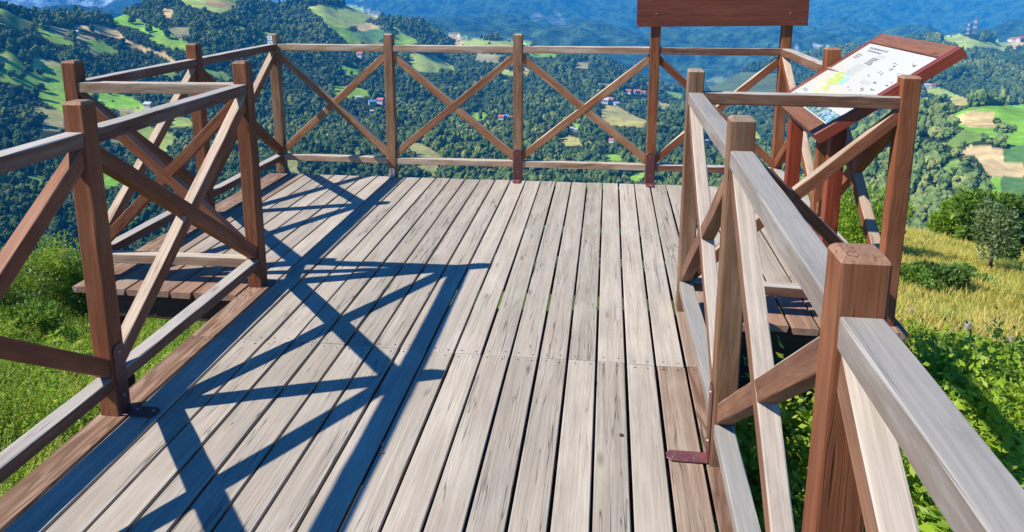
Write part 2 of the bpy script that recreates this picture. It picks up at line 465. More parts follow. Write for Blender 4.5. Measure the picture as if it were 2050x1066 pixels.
def crown_material(name='forest_crown', k=(1.0, 1.0, 1.0)):
    g = NT(name)
    oi = g.n('ShaderNodeObjectInfo')
    tc = g.n('ShaderNodeTexCoord')
    n = g.noise(g.vmath('ADD', tc.outputs['Object'], g.vmath('SCALE', (31.0, 17.0, 5.0), scale=oi.outputs['Random'])), 0.9, 4.0, 0.75)
    col = g.mix(g.ramp(n, 0.32, 0.68), (0.022, 0.048, 0.016), (0.085, 0.135, 0.042))
    col2 = g.mix(g.ramp(oi.outputs['Random'], 0.55, 1.0), col, g.mix(g.ramp(n, 0.3, 0.7), (0.05, 0.08, 0.022), (0.15, 0.18, 0.06)))
    col2 = g.mix(1.0, col2, k, 'MULTIPLY')
    g.bsdf(col2, 0.9, None, 0.05)
    return g.m
M['crown'] = crown_material(k=(1.18, 1.18, 1.18))
M['crown_olive'] = crown_material('olive_crown', (2.3, 2.0, 1.9))
M['crown_light'] = crown_material('light_crown', (1.8, 1.6, 1.3))
M['crown_deep'] = crown_material('deep_crown', (0.75, 0.85, 0.95))

def terrain_material():
    g = NT('hill_cover')
    at = g.n('ShaderNodeAttribute', attribute_name='cover')
    ge = g.n('ShaderNodeNewGeometry')
    n = g.noise(ge.outputs['Position'], 0.018, 6.0, 0.7)
    n2 = g.noise(ge.outputs['Position'], 0.15, 4.0, 0.6)
    n3 = g.noise(ge.outputs['Position'], 0.012, 6.0, 0.8)
    k = g.math('MULTIPLY', g.ramp(n, 0.3, 0.7, 0.72, 1.3), g.ramp(n2, 0.3, 0.7, 0.82, 1.2))
    k = g.math('MULTIPLY', k, g.math('ADD', 1.0, g.math('MULTIPLY', at.outputs['Alpha'], g.ramp(n3, 0.36, 0.64, -0.7, 1.8))))
    hs = g.n('ShaderNodeHueSaturation'); g.put(hs.inputs['Value'], k); g.put(hs.inputs['Color'], at.outputs['Color'])
    b = g.n('ShaderNodeBump'); b.inputs['Strength'].default_value = 1.0; b.inputs['Distance'].default_value = 18.0
    nb = g.noise(ge.outputs['Position'], 0.028, 5.0, 0.75)
    fa = g.math('MULTIPLY', nb, at.outputs['Alpha'])
    g.l(fa, b.inputs['Height'])
    g.bsdf(hs.outputs[0], 0.95, b.outputs[0], 0.0)
    return g.m
M['terrain'] = terrain_material()

def soil_material():
    g = NT('hillside_soil')
    ge = g.n('ShaderNodeNewGeometry')
    n = g.noise(ge.outputs['Position'], 1.3, 6.0, 0.65)
    n2 = g.noise(ge.outputs['Position'], 0.22, 4.0, 0.6)
    col = g.mix(g.ramp(n, 0.3, 0.7), (0.34, 0.28, 0.075), (0.56, 0.46, 0.13))
    at = g.n('ShaderNodeAttribute', attribute_name='cover')
    col = g.mix(g.ramp(at.outputs['Fac'], 0.5, 1.0), g.mix(g.ramp(n2, 0.4, 0.6), (0.05, 0.075, 0.018), (0.09, 0.13, 0.03)), col)
    col = g.mix(g.ramp(at.outputs['Fac'], 0.0, 0.5, 1.0, 0.0), col, g.mix(n, (0.035, 0.026, 0.018), (0.07, 0.052, 0.036)))   # bare earth under the deck, darkened to deepen the shade in plank gaps
    g.bsdf(col, 0.95, g.bump(n, 0.8, 0.05), 0.1)
    return g.m
M['soil'] = soil_material()

# ------------------------------------------------------------------ terrain
def curve(pts):
    """(u, v, r) points -> az sorted arrays of te and r"""
    a = np.array(pts, float)
    az, te = az_te(a[:, 0], a[:, 1])
    o = np.argsort(az)
    return az[o], te[o], a[o, 2]

def smooth_interp(az, xs, ys):
    """cosine-free smooth interpolation (pchip-like)"""
    ys = np.asarray(ys, float)
    h = np.diff(xs); d = np.diff(ys) / h
    m = np.zeros_like(ys)
    for i in range(1, len(ys) - 1):
        m[i] = 0 if d[i - 1] * d[i] <= 0 else 2 * d[i - 1] * d[i] / (d[i - 1] + d[i])
    m[0], m[-1] = d[0], d[-1]
    az = np.clip(az, xs[0], xs[-1])
    i = np.clip(np.searchsorted(xs, az) - 1, 0, len(h) - 1)
    t = (az - xs[i]) / h[i]
    t2, t3 = t * t, t ** 3
    return ((2 * t3 - 3 * t2 + 1) * ys[i] + (t3 - 2 * t2 + t) * h[i] * m[i] + (-2 * t3 + 3 * t2) * ys[i + 1] + (t3 - t2) * h[i] * m[i + 1])

CREST = curve([(-400, 640, 10), (0, 645, 11.5), (300, 640, 12), (600, 590, 14), (1000, 560, 16), (1400, 520, 18), (1650, 480, 22),
               (1740, 462, 31), (1820, 457, 36), (1920, 475, 38), (2050, 498, 39), (2250, 560, 38)])

def hill_z(x, y):
    r = np.hypot(x, y); az = np.arctan2(x, y)
    te = smooth_interp(az, CREST[0], CREST[1]); rc = smooth_interp(az, CREST[0], CREST[2])
    s1 = te - 2.4 / rc
    w = 1.6
    sp = np.logaddexp(0, (r - rc - 1.5) / w) * w
    z = -0.85 - s1 * r - (0.74 - s1) * sp
    w = np.exp(-np.abs((x + 0.5) / 2.6) ** 6 - np.abs((y - 2.4) / 4.2) ** 6)
    z = z + w * (-0.95 - z)
    w = np.exp(-np.abs((x - 1.5) / 1.7) ** 4 - np.abs((y - 2.0) / 3.1) ** 4)
    z = z + w * (-0.58 - z)
    z = z + 0.22 * fbm(x * 0.35, y * 0.35, 4, 5) * np.clip(r / 5, 0.2, 1.0)
    return z

KN = []   # terrain knots: (te curve, r curve)
KN.append(curve([(-500, 640, 430), (0, 620, 430), (300, 600, 430), (600, 470, 470), (1000, 440, 500), (1400, 450, 470), (1600, 470, 400), (1800, 490, 370), (2050, 500, 360), (2500, 520, 360)]))
KN.append(curve([(-500, 400, 720), (0, 400, 720), (300, 380, 720), (600, 315, 780), (1000, 305, 800), (1400, 315, 760), (1480, 345, 720), (1600, 375, 620), (1690, 318, 640), (1780, 266, 680),
                 (1841, 238, 700), (1896, 233, 710), (1935, 216, 720), (2000, 218, 730), (2050, 226, 740), (2300, 240, 740), (2600, 300, 740)]))
KN.append(curve([(-500, 230, 1080), (0, 235, 1080), (300, 225, 1080), (600, 195, 1200), (1000, 205, 1250), (1300, 245, 1200), (1400, 265, 1150), (1480, 300, 1100), (1600, 330, 1050), (1800, 300, 1050), (2050, 280, 1050), (2600, 300, 1050)]))
KN.append(curve([(-500, 30, 1400), (0, 18, 1450), (40, 30, 1480), (80, 39, 1500), (130, 38, 1550), (170, 36, 1600), (220, 40, 1700), (252, 26, 1800), (292, 10, 1900), (330, -8, 1950), (420, -20, 2000), (480, -10, 2050), (510, 4, 2080),
                 (560, 12, 2100), (600, 6, 2150), (640, -6, 2200), (680, 4, 2250), (720, 20, 2250), (752, 32, 2250), (800, 40, 2250), (839, 45, 2250), (874, 66, 2230), (914, 84, 2200), (965, 78, 2150), (1052, 90, 2100), (1083, 104, 2080), (1170, 116, 2050), (1221, 132, 2050),
                 (1272, 156, 2050), (1310, 172, 2100), (1350, 180, 2250), (1415, 178, 2400), (1460, 155, 2450), (1502, 138, 2500), (1560, 120, 2500), (1650, 103, 2500), (1750, 92, 2450), (1853, 78, 2400), (1900, 73, 2400), (1943, 66, 2400), (1979, 76, 2420), (2010, 88, 2450), (2050, 80, 2550), (2300, 70, 2600), (2600, 70, 2600)]))
KN.append(curve([(-500, 230, 3300), (600, 230, 3300), (1300, 235, 3300), (2600, 230, 3300)]))
KN.append(curve([(-500, 80, 4600), (600, 80, 4600), (900, 84, 4600), (980, 78, 4600), (1060, 68, 4600), (1130, 50, 4600), (1170, 43, 4600), (1209, 47, 4600), (1250, 60, 4600), (1330, 82, 4700), (1450, 108, 4800), (1600, 100, 4900), (1750, 108, 4900), (1900, 100, 4700), (1990, 82, 4600), (2050, 66, 4600), (2300, 60, 4600), (2600, 60, 4600)]))
KN.append(curve([(-500, 110, 6200), (400, 110, 6200), (1000, 125, 6200), (1600, 120, 6200), (2600, 120, 6200)]))
KN.append(curve([(-500, -30, 10500), (200, -26, 10500), (400, -20, 10500), (500, 0, 10500), (560, 10, 10500), (640, 15, 10000), (712, 11, 9600), (735, 4, 9500), (765, -6, 9400), (850, -38, 9200), (1000, -80, 9000), (1150, -96, 9000), (1300, -112, 9000), (1500, -104, 9000), (1700, -96, 9000), (2050, -88, 9000), (2600, -70, 9000)]))

def far_z(r, az):
    """height of the land at distance r and azimuth az, from 150 m out"""
    rs = [np.full_like(az, 150.0)]
    x, y = 150 * np.sin(az), 150 * np.cos(az)
    zs = [hill_z(x, y)]
    for a, te, rr in KN:
        q = smooth_interp(az, a, rr); t = smooth_interp(az, a, te)
        rs.append(q); zs.append(EYE[2] - t * q)
    rs.append(rs[-1] * 1.35); zs.append(zs[-1] - 500)
    rs = np.array(rs); zs = np.array(zs)
    out = np.zeros_like(r); wk = np.zeros_like(r)
    for k in range(len(rs) - 1):
        m = (r >= rs[k]) & (r <= rs[k + 1])
        t = (r - rs[k]) / (rs[k + 1] - rs[k])
        e = 0.55 * t + 0.45 * t * t * (3 - 2 * t)
        out = np.where(m, zs[k] + (zs[k + 1] - zs[k]) * e, out)
        wk = np.where(m, 4 * t * (1 - t), wk)
    X, Y = r * np.sin(az), r * np.cos(az)
    near = np.clip((r - 300) / 200, 0, 1)
    amp1 = 46 * near * (0.14 + 0.86 * wk) * np.clip((4000 - r) / 1000, 0, 1)
    amp2 = 250 * np.clip((r - 2800) / 1500, 0, 1) * (0.06 + 0.94 * wk)
    rid = 1 - np.abs(fbm(X / 1250, Y / 1250, 5, 33)) * 2.2
    out = out + amp1 * fbm(X / 330, Y / 330, 5, 3) + amp2 * rid
    return out

DULL = (0.028, 0.042, 0.016)
G1, G1B, G2, G3 = (0.21, 0.35, 0.05), (0.19, 0.38, 0.045), (0.30, 0.37, 0.09), (0.12, 0.23, 0.08)
T1, T2, O1, DC = (0.50, 0.38, 0.17), (0.40, 0.36, 0.12), (0.26, 0.25, 0.12), (0.08, 0.16, 0.05)

def zoomed(s, ox, oy, lst): return [([(ox + x / s, oy + y / s) for x, y in poly], c) for poly, c in lst]
FIELDS = []
FIELDS += zoomed(3.66, 0, 0, [
    ([(-60, 118), (130, 130), (250, 170), (255, 205), (120, 215), (0, 180), (-60, 180)], (0.15, 0.22, 0.06)),
    ([(280, 225), (360, 235), (520, 300), (540, 325), (480, 325), (380, 310), (300, 260)], G1),
    ([(370, 195), (530, 215), (560, 250), (490, 275), (370, 235)], O1),
    ([(550, 245), (680, 275), (690, 300), (560, 310)], T1),
    ([(620, 300), (740, 308), (860, 385), (860, 395), (690, 380)], G1), ([(650, 350), (720, 395), (690, 412), (650, 380)], T1),
    ([(560, 188), (700, 188), (830, 210), (900, 258), (920, 292), (720, 245), (560, 207)], T1),
    ([(800, 150), (930, 120), (1010, 155), (1150, 210), (1250, 250), (1200, 285), (1090, 245), (960, 195), (850, 182)], G1B),
    ([(1090, 290), (1240, 258), (1370, 315), (1400, 370), (1260, 355), (1150, 315)], G1),
    ([(1220, 208), (1385, 205), (1385, 262), (1300, 272)], O1),
    ([(-60, 395), (70, 400), (110, 420), (190, 500), (300, 468), (440, 480), (700, 640), (560, 790), (470, 800), (360, 745), (200, 645), (-60, 560)], G1),
    ([(-60, 385), (100, 418), (30, 475), (-60, 470)], T2), ([(240, 425), (440, 450), (440, 492), (250, 482)], T2),
    ([(740, 670), (900, 700), (1050, 770), (960, 797), (800, 792), (720, 740)], G1B),
    ([(915, 295), (1080, 362), (1200, 390), (1280, 450), (1258, 465), (1180, 410), (1068, 388), (910, 315)], T1),
    ([(1290, -40), (1500, -40), (1740, 38), (1600, 97), (1500, 62), (1380, 42)], G2), ([(1515, 5), (1745, 33), (1600, 52), (1505, 32)], (0.42, 0.25, 0.11)),
    ([(1185, 65), (1275, 80), (1262, 135), (1205, 122)], T1),
    ([(1720, 192), (1795, 195), (1782, 224), (1725, 218)], G1), ([(1880, 232), (2010, 240), (1960, 280)], G1),
    ([(850, 800), (1160, 800), (1110, 865), (890, 855)], O1), ([(270, 878), (470, 878), (470, 955), (330, 955)], O1), ([(1800, 330), (1900, 330), (1900, 375), (1800, 360)], G2)])
FIELDS += zoomed(2.538, 0, 0, [([(520, 845), (640, 880), (600, 940), (540, 935)], G1B), ([(680, 560), (760, 540), (800, 570), (700, 600)], G2), ([(840, 590), (960, 600), (980, 640), (850, 650)], G2), ([(560, 660), (720, 640), (900, 690), (840, 760), (700, 720)], G2)])
FIELDS += zoomed(3.942, 540, 0, [
    ([(255, 85), (400, 45), (560, 68), (620, 38), (770, 92), (795, 130), (700, 192), (560, 217), (470, 203), (400, 132), (330, 97)], G2),
    ([(465, 203), (560, 213), (645, 258), (705, 328), (745, 365), (680, 365), (560, 292), (500, 237)], G1),
    ([(700, 198), (800, 186), (855, 222), (760, 252), (690, 237)], T1), ([(640, 258), (760, 250), (860, 228), (955, 282), (820, 325), (700, 300)], G3),
    ([(975, 278), (1060, 288), (1185, 345), (1150, 365), (975, 365)], G1), ([(755, 92), (865, 105), (850, 155), (800, 142)], T2),
    ([(930, 185), (1010, 237), (1060, 267), (1165, 320), (1150, 335), (1035, 277)], G1),
    ([(1410, 280), (1500, 288), (1530, 320), (1520, 368), (1480, 368), (1445, 322)], T1), ([(1530, 308), (1660, 318), (2050, 335), (2080, 375), (1540, 370)], G2),
    ([(512, 485), (600, 528), (705, 550), (715, 592), (600, 582), (540, 522)], G1B), ([(1110, 440), (1290, 448), (1465, 540), (1440, 558), (1340, 533), (1330, 572), (1150, 562), (1100, 480)], G2),
    ([(500, 690), (650, 688), (830, 728), (800, 752), (660, 772), (510, 745)], G1), ([(1795, 525), (1910, 565), (2000, 530), (2050, 560), (1930, 605), (1850, 590)], T2),
    ([(1560, 900), (1680, 888), (1750, 945), (1600, 960)], G1), ([(1640, 425), (1900, 450), (1800, 500), (1600, 480)], O1)])
FIELDS += zoomed(3.676, 1000, 80, [
    ([(720, 550), (800, 498), (880, 503), (960, 548), (1090, 600), (1090, 632), (980, 627), (830, 622), (755, 592)], T2),
    ([(425, 728), (520, 718), (660, 748), (715, 792), (620, 775), (500, 782)], T2), ([(1160, 445), (1255, 478), (1245, 510), (1165, 502)], T2),
    ([(1195, 365), (1350, 400), (1340, 435), (1225, 405)], G1), ([(540, 168), (665, 158), (655, 212), (555, 212)], O1), ([(170, 92), (400, 98), (430, 128), (260, 132)], G1),
    ([(0, 212), (92, 238), (82, 272), (0, 242)], G2), ([(190, 212), (245, 235), (200, 265)], T2), ([(405, 568), (505, 578), (455, 605)], G1), ([(515, 605), (610, 630), (560, 655)], G1),
    ([(755, 840), (880, 848), (960, 898), (800, 893)], G1), ([(960, 990), (1090, 990), (1090, 1030), (960, 1030)], G1), ([(925, 258), (995, 280), (970, 305)], G1)])
FIELDS += zoomed(2.6, 1780, 50, [
    ([(320, 490), (435, 445), (800, 430), (800, 640), (702, 640), (620, 620), (560, 590), (400, 545)], G1B),
    ([(328, 492), (440, 450), (542, 462), (548, 532), (420, 527)], T1), ([(370, 682), (430, 640), (600, 650), (800, 690), (800, 800), (560, 797), (515, 760), (455, 690)], (0.48, 0.37, 0.19)),
    ([(598, 640), (800, 630), (800, 740), (702, 727), (598, 712)], DC), ([(532, 798), (592, 798), (592, 872), (532, 860)], G1B), ([(590, 798), (800, 798), (800, 905), (650, 905), (588, 880)], DC),
    ([(235, 78), (370, 52), (470, 90), (620, 88), (620, 132), (450, 112), (400, 132), (330, 92)], G2), ([(170, 345), (250, 328), (375, 370), (280, 375)], G2), ([(295, 385), (380, 373), (465, 415), (350, 418)], T2),
    ([(655, 245), (760, 230), (760, 275)], T2), ([(615, 82), (720, 95), (650, 125)], T1)])
FIELDS += [([(1415, 160), (1480, 148), (1560, 150), (1560, 185), (1430, 190)], (0.10, 0.13, 0.05)), ([(1420, 255), (1500, 250), (1520, 275), (1440, 280)], G2)]
FIELDS += [([(1060, 30), (1080, 26), (1088, 36), (1068, 42)], (0.09, 0.11, 0.075)), ([(1086, 34), (1120, 28), (1134, 48), (1108, 50)], (0.08, 0.10, 0.065))]
FIELDS += zoomed(1, 0, 0, [([(1570, 92), (1645, 90), (1660, 95), (1590, 97)], (0.24, 0.25, 0.23))])

FIELDS += [([(-9999, -9999), (-9998, -9999), (-9998, -9998)], (0.24, 0.24, 0.09)), ([(-9999, -9999), (-9998, -9999), (-9998, -9998)], (0.17, 0.27, 0.06))]

def near_px(u, v, pts, rad):
    m = np.zeros(u.shape, bool)
    for a, b in pts: m |= (u - a) ** 2 + ((v - b) * 1.4) ** 2 < rad ** 2
    return m

def cover(x, y, z):
    u, v, d = project(np.stack([x, y, z], -1))
    w = 3.0
    u2 = u + w * fbm(x / 40, y / 40, 2, 71); v2 = v + w * 0.5 * fbm(x / 40, y / 40, 2, 72)
    out = np.full(u.shape, -1)
    for i, (poly, c) in enumerate(FIELDS):
        c_ = np.mean(poly, axis=0)
        out[inside((np.asarray(poly) - c_) * (1.06, 1.16) + c_, u2, v2)] = i
    # small clearings and hay meadows between the woods, stretched along the contours
    r_ = np.hypot(x, y); t_ = np.arctan2(x, y) * 900
    cl = fbm(t_ / 75 + 40, r_ / 130, 3, 401)
    m_ = (out < 0) & (r_ > 480) & (r_ < 2700) & (cl > 0.47)
    tone = fbm(t_ / 160, r_ / 260, 2, 402)
    out[m_ & (tone > 0.12)] = len(FIELDS) - 1
    out[m_ & (tone <= 0.12)] = len(FIELDS) - 2
    # groves standing inside the fields
    gro = near_px(u, v, [(1780 + a / 2.6, 50 + b / 2.6) for a, b in [(560, 500), (585, 520), (610, 535), (640, 545), (600, 550), (570, 545)]], 9)
    gro |= near_px(u, v, [(-20, 160), (5, 150)], 6)
    out[gro & (out >= 0)] = -1
    return out, u, v

NA, NR = 1150, 560
az_line = np.linspace(-math.radians(52), math.radians(42), NA)
az_line = az_line - YAW + YAW * 0 + 0.0
r_line = np.geomspace(150.0, 13500.0, NR)
AZ, RR = np.meshgrid(az_line, r_line)
ZZ = far_z(RR.ravel(), AZ.ravel()).reshape(RR.shape)
XX, YY = RR * np.sin(AZ), RR * np.cos(AZ)
TE = (EYE[2] - ZZ) / RR                                   # tangent below the horizon
VIS = np.minimum.accumulate(TE, axis=0)                   # what nearer land leaves visible
fid, fu, fv = cover(XX.ravel(), YY.ravel(), ZZ.ravel())
colr = np.zeros((NA * NR, 4), np.float32)
colr[:, :3] = DULL
colr[:, 3] = np.clip((RR.ravel() - 2600) / 600, 0, 1)
farm = RR.ravel() > 3000
colr[farm, :3] = (0.03, 0.055, 0.022)
colr[(RR.ravel() > 8200) & (fu < 640), :3] = (0.20, 0.28, 0.31)        # far left range painted paler, standing in for thicker haze
for i, (poly, c) in enumerate(FIELDS):
    colr[fid == i, :3] = c
hidden_far = (TE > VIS + 0.004).ravel() & (RR.ravel() > 2700)
colr[hidden_far & ~farm, :3] = DULL
ii = np.arange(NA * NR).reshape(NR, NA)
quads = np.stack([ii[:-1, :-1], ii[:-1, 1:], ii[1:, 1:], ii[1:, :-1]], -1).reshape(-1, 4)[:, ::-1]
me = mesh_np('hills', np.stack([XX.ravel(), YY.ravel(), ZZ.ravel()], -1), quads)
at = me.attributes.new('cover', 'FLOAT_COLOR', 'POINT')
at.data.foreach_set('color', colr.ravel())
me.polygons.foreach_set('use_smooth', np.ones(len(me.polygons), bool))
hills = link_mesh('hills', me, M['terrain'])
tag(hills, 'green farmed hills and far blue mountains beyond the deck', None, None, 'structure')

# near hillside under and round the deck
NA2, NR2 = 300, 150
az2 = np.linspace(-math.pi, math.pi, NA2)
r2 = np.concatenate([[0.02], np.geomspace(0.4, 152.0, NR2 - 1)])
A2, R2 = np.meshgrid(az2, r2)
X2, Y2 = R2 * np.sin(A2), R2 * np.cos(A2)
Z2 = hill_z(X2.ravel(), Y2.ravel()).reshape(R2.shape)
ii = np.arange(NA2 * NR2).reshape(NR2, NA2)
quads = np.stack([ii[:-1, :-1], ii[:-1, 1:], ii[1:, 1:], ii[1:, :-1]], -1).reshape(-1, 4)[:, ::-1]
me = mesh_np('hillside', np.stack([X2.ravel(), Y2.ravel(), Z2.ravel()], -1), quads)
at = me.attributes.new('cover', 'FLOAT', 'POINT')
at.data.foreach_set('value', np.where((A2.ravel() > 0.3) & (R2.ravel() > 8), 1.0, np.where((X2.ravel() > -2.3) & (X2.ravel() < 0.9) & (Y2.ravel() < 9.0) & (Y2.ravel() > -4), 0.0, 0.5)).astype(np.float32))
me.polygons.foreach_set('use_smooth', np.ones(len(me.polygons), bool))
hillside = link_mesh('hillside', me, M['soil'])
tag(hillside, 'grassy hilltop ground sloping away below the deck', None, None, 'structure')

def ground_at(u, v, rmax=150):
    """where the line of sight through a photo pixel meets the near hillside"""
    d = ray(u, v); d = d / np.linalg.norm(d)
    t = np.linspace(0.5, rmax, 6000)
    P = EYE + t[:, None] * d
    gap = P[:, 2] - hill_z(P[:, 0], P[:, 1])
    k = int(np.argmax(gap < 0))
    if gap[k] >= 0:                      # the sight line clears the crest: stand on the ground where it passes lowest
        gap[:300] = 1e9
        k = int(np.argmin(gap))
        print('clears crest', u, v, round(float(gap[k]), 2), round(float(t[k]), 1))
        P[k, 2] -= gap[k]
    return P[k]

def land_at(u, v, rmin=200, rmax=3000):
    d = ray(u, v); h = math.hypot(d[0], d[1]); d = d / h
    az = math.atan2(d[0], d[1])
    t = np.geomspace(rmin, rmax, 5000)
    z = far_z(t, np.full_like(t, az))
    s = EYE[2] + t * d[2]
    k = int(np.argmax(s < z))
    return np.array([t[k] * d[0], t[k] * d[1], z[k]])

# ------------------------------------------------------------------ the deck
P0, PITCHX = -0.0119, 0.1202
Y_JOINT = 2.909
def back_edge(x): return 5.752 + 0.0135 * x
deck = empty('viewing_deck', (0, 0, 0), 'grey weathered plank deck of the lookout with two side wings', 'deck')

def plank(x0, x1, y0, y1, mat, gap=0.0098, z=0.0, name='plank'):
    y1 -= 0.0012; y0 += 0.0012
    w = x1 - x0 - gap
    xc = (x0 + x1) / 2
    L = y1 - y0
    n = max(2, int(L / 0.25))
    # gentle bow along the plank so that the gaps are not ruler-straight
    bm = bmesh.new()
    ph = random.uniform(0, 6.28); amp = random.uniform(0.0006, 0.0018)
    cup = random.uniform(-0.0008, 0.0012)
    rings_ = []
    b = 0.0028
    sec = [(-w / 2 + 0.007, -0.032), (-w / 2, -b), (-w / 2 + b, 0), (-w / 6, cup), (w / 6, cup), (w / 2 - b, 0), (w / 2, -b), (w / 2 - 0.007, -0.032)]
    for i in range(n + 1):
        t = i / n
        dy = amp * math.sin(ph + t * 5.0)
        dz = 0.0007 * math.sin(ph * 2 + t * 7)
        rings_.append([bm.verts.new((t * L, yy + dy, zz + dz)) for yy, zz in sec])
    k = len(sec)
    for i in range(n):
        for j in range(k):
            bm.faces.new((rings_[i][j], rings_[i + 1][j], rings_[i + 1][(j + 1) % k], rings_[i][(j + 1) % k]))
    bm.faces.new(rings_[0]); bm.faces.new(list(reversed(rings_[-1])))
    bmesh.ops.recalc_face_normals(bm, faces=bm.faces)
    me = bpy.data.meshes.new(name); bm.to_mesh(me); bm.free()
    mm = frame((xc, y0, z + random.uniform(-0.0012, 0.0012)), (xc + random.uniform(-0.001, 0.001), y1, z))
    return link_mesh(name, me, mat, deck, mm)

nail_pts = []
for k in range(-15, 4):
    x0, x1 = P0 + k * PITCHX, P0 + (k + 1) * PITCHX
    j = Y_JOINT + random.uniform(-0.006, 0.006)
    edge = k in (-15, 3)
    plank(x0, x1, -1.3, j, M['plank_brown'] if edge else (M['plank_part'] if k == 2 else M['plank']))
    if k == -15:
        plank(x0, x1, j, 3.56, M['plank_brown']); plank(x0, x1, 3.56, back_edge(x0), M['plank'])
    elif k == 3:
        plank(x0, x1, j, 3.56, M['plank_part']); plank(x0, x1, 3.56, back_edge(x0), M['plank'])
    else:
        plank(x0, x1, j, back_edge(x0) + random.uniform(-0.006, 0.006), M['plank'])
    for xx in (x0 + 0.03, x1 - 0.03):
        for yy in (j - 0.028, j + 0.028):
            nail_pts.append((xx + random.uniform(-0.006, 0.006), yy + random.uniform(-0.006, 0.006)))
        for yy in (0.9, 4.35, 5.68):
            if random.random() < 0.75: nail_pts.append((xx + random.uniform(-0.006, 0.006), yy + random.uniform(-0.01, 0.01)))
WING_Y = 3.345
for k in range(-21, -15):
    x0 = P0 + k * PITCHX
    plank(x0, x0 + PITCHX, WING_Y + random.uniform(-0.006, 0.006), back_edge(x0), M['plank_tan'] if k != -21 else M['plank_part'])
plank(-2.722, P0 - 21 * PITCHX, WING_Y, back_edge(-2.7), M['plank_brown'], name='edge_plank')
xr0 = P0 + 4 * PITCHX
wr = (1.245 - xr0) / 6
for k in range(6):
    plank(xr0 + k * wr, xr0 + (k + 1) * wr, WING_Y + random.uniform(-0.01, 0.01), back_edge(1.0), M['plank_tan'])
plank(1.245, 1.372, WING_Y, back_edge(1.3), M['plank_brown'], name='edge_plank')

def nail_mesh():
    vs, fs = [], []
    for x, y in nail_pts:
        b = len(vs); r = random.uniform(0.0028, 0.004)
        for i in range(7):
            a = i * 2 * math.pi / 7
            vs.append((x + r * math.cos(a), y + r * math.sin(a), 0.0022))
        vs.append((x, y, 0.0030))
        for i in range(7): fs.append((b + i, b + (i + 1) % 7, b + 7))
    return mesh_from('nail_heads', vs, fs)
nails = link_mesh('nail_heads', nail_mesh(), M['nail'], deck)
nails['kind'] = 'stuff'

def deck_beam(name, p0, p1, w, h, mat):
    """beam with its top along p0-p1"""
    L = (Vector(p1) - Vector(p0)).length
    return link_mesh(name, box_mesh(name, 0, L, -w / 2, w / 2, -h, 0, 0.003), mat, deck, frame(p0, p1))
for y in (-1.2, -0.5, 0.2, 0.9, 1.6, 2.25):
    deck_beam('joist', (-1.74, y, -0.034), (0.39, y, -0.034), 0.06, 0.12, M['under'])
deck_beam('joist', (-1.74, Y_JOINT, -0.034), (0.39, Y_JOINT, -0.034), 0.09, 0.12, M['under'])
for y in (3.42, 4.0, 4.6, 5.2, 5.68):
    deck_beam('joist', (-2.66, y, -0.034), (1.31, y, -0.034), 0.06, 0.14, M['under'])
for x, y0, y1 in ((-1.79, -1.3, 3.38), (0.445, -1.3, 3.38), (-2.69, 3.455, 5.65), (1.34, 3.455, 5.65)):
    deck_beam('bearer', (x, y0, -0.038), (x, y1, -0.038), 0.05, 0.16, M['under'])
for x, y in ((-2.62, 3.52), (-2.62, 5.6), (1.27, 3.52), (1.27, 5.6), (-1.7, 1.4), (0.36, 1.4), (-1.7, 0.0), (0.36, 0.0), (-0.7, 5.6)):
    zb = float(hill_z(np.array([x]), np.array([y]))[0]) - 0.25
    link_mesh('deck_leg', box_mesh('deck_leg', 0, -0.17 - zb, -0.045, 0.045, -0.045, 0.045, 0.004), M['under'], deck, frame((x, y, zb), (x, y, -0.17)))
# knot hole in a plank, right of the middle
kh = bmesh.new()
bmesh.ops.create_cone(kh, cap_ends=True, segments=10, radius1=0.008, radius2=0.0075, depth=0.003)
me = bpy.data.meshes.new('knot_hole'); kh.to_mesh(me); kh.free()
link_mesh('knot_hole', me, M['nail'], deck, Matrix.Translation((0.082, 2.395, 0.0015)) @ Matrix.Diagonal((1, 1.2, 1, 1)))

# ------------------------------------------------------------------ railings
S = 0.072                       # post width
ZR, ZB = 1.0526, 0.153          # tops of the upper and lower rail
RAIL_H, RAIL_W = 0.052, 0.064
GROUP_RAIL = 'timber railings round the deck'

def railing(label, loc): return empty('timber_railing', loc, label, 'railing', GROUP_RAIL)

def post(parent, x, y, h=1.15, z0=0.0, mat='post', s=S, lean=(0, 0), label=None):
    L = h - z0
    bm = bmesh.new()
    a = s / 2
    c = 0.010
    sec = [(0, a), (L - c, a), (L, a - c)]
    rings_ = [[bm.verts.new((xx, sx * aa, sy * aa)) for sx, sy in ((-1, -1), (1, -1), (1, 1), (-1, 1))] for xx, aa in sec]
    for i in range(2):
        for j in range(4):
            bm.faces.new((rings_[i][j], rings_[i + 1][j], rings_[i + 1][(j + 1) % 4], rings_[i][(j + 1) % 4]))
    bm.faces.new(rings_[0]); bm.faces.new(list(reversed(rings_[-1])))
    bmesh.ops.recalc_face_normals(bm, faces=bm.faces)
    ed = [e for e in bm.edges if abs(e.verts[0].co.x - e.verts[1].co.x) > 0.2]
    bmesh.ops.bevel(bm, geom=ed, offset=0.006, segments=2, affect='EDGES', profile=0.6)
    me = bpy.data.meshes.new('post'); bm.to_mesh(me); bm.free()
    roughen(me, L, 8, 0.0009, 0.001)
    o = link_mesh('post', me, M[mat], parent, frame((x, y, z0), (x + lean[0], y + lean[1], h)))
    if label: o['label'] = label
    return o

def beam(parent, name, p0, p1, w, h, mat, bevel=0.004):
    """p0-p1 runs along the middle of the beam's top face"""
    L = (Vector(p1) - Vector(p0)).length
    return link_mesh(name, roughen(box_mesh(name, 0, L, -w / 2, w / 2, -h, 0, bevel, 2), L), M[mat], parent, frame(p0, p1))

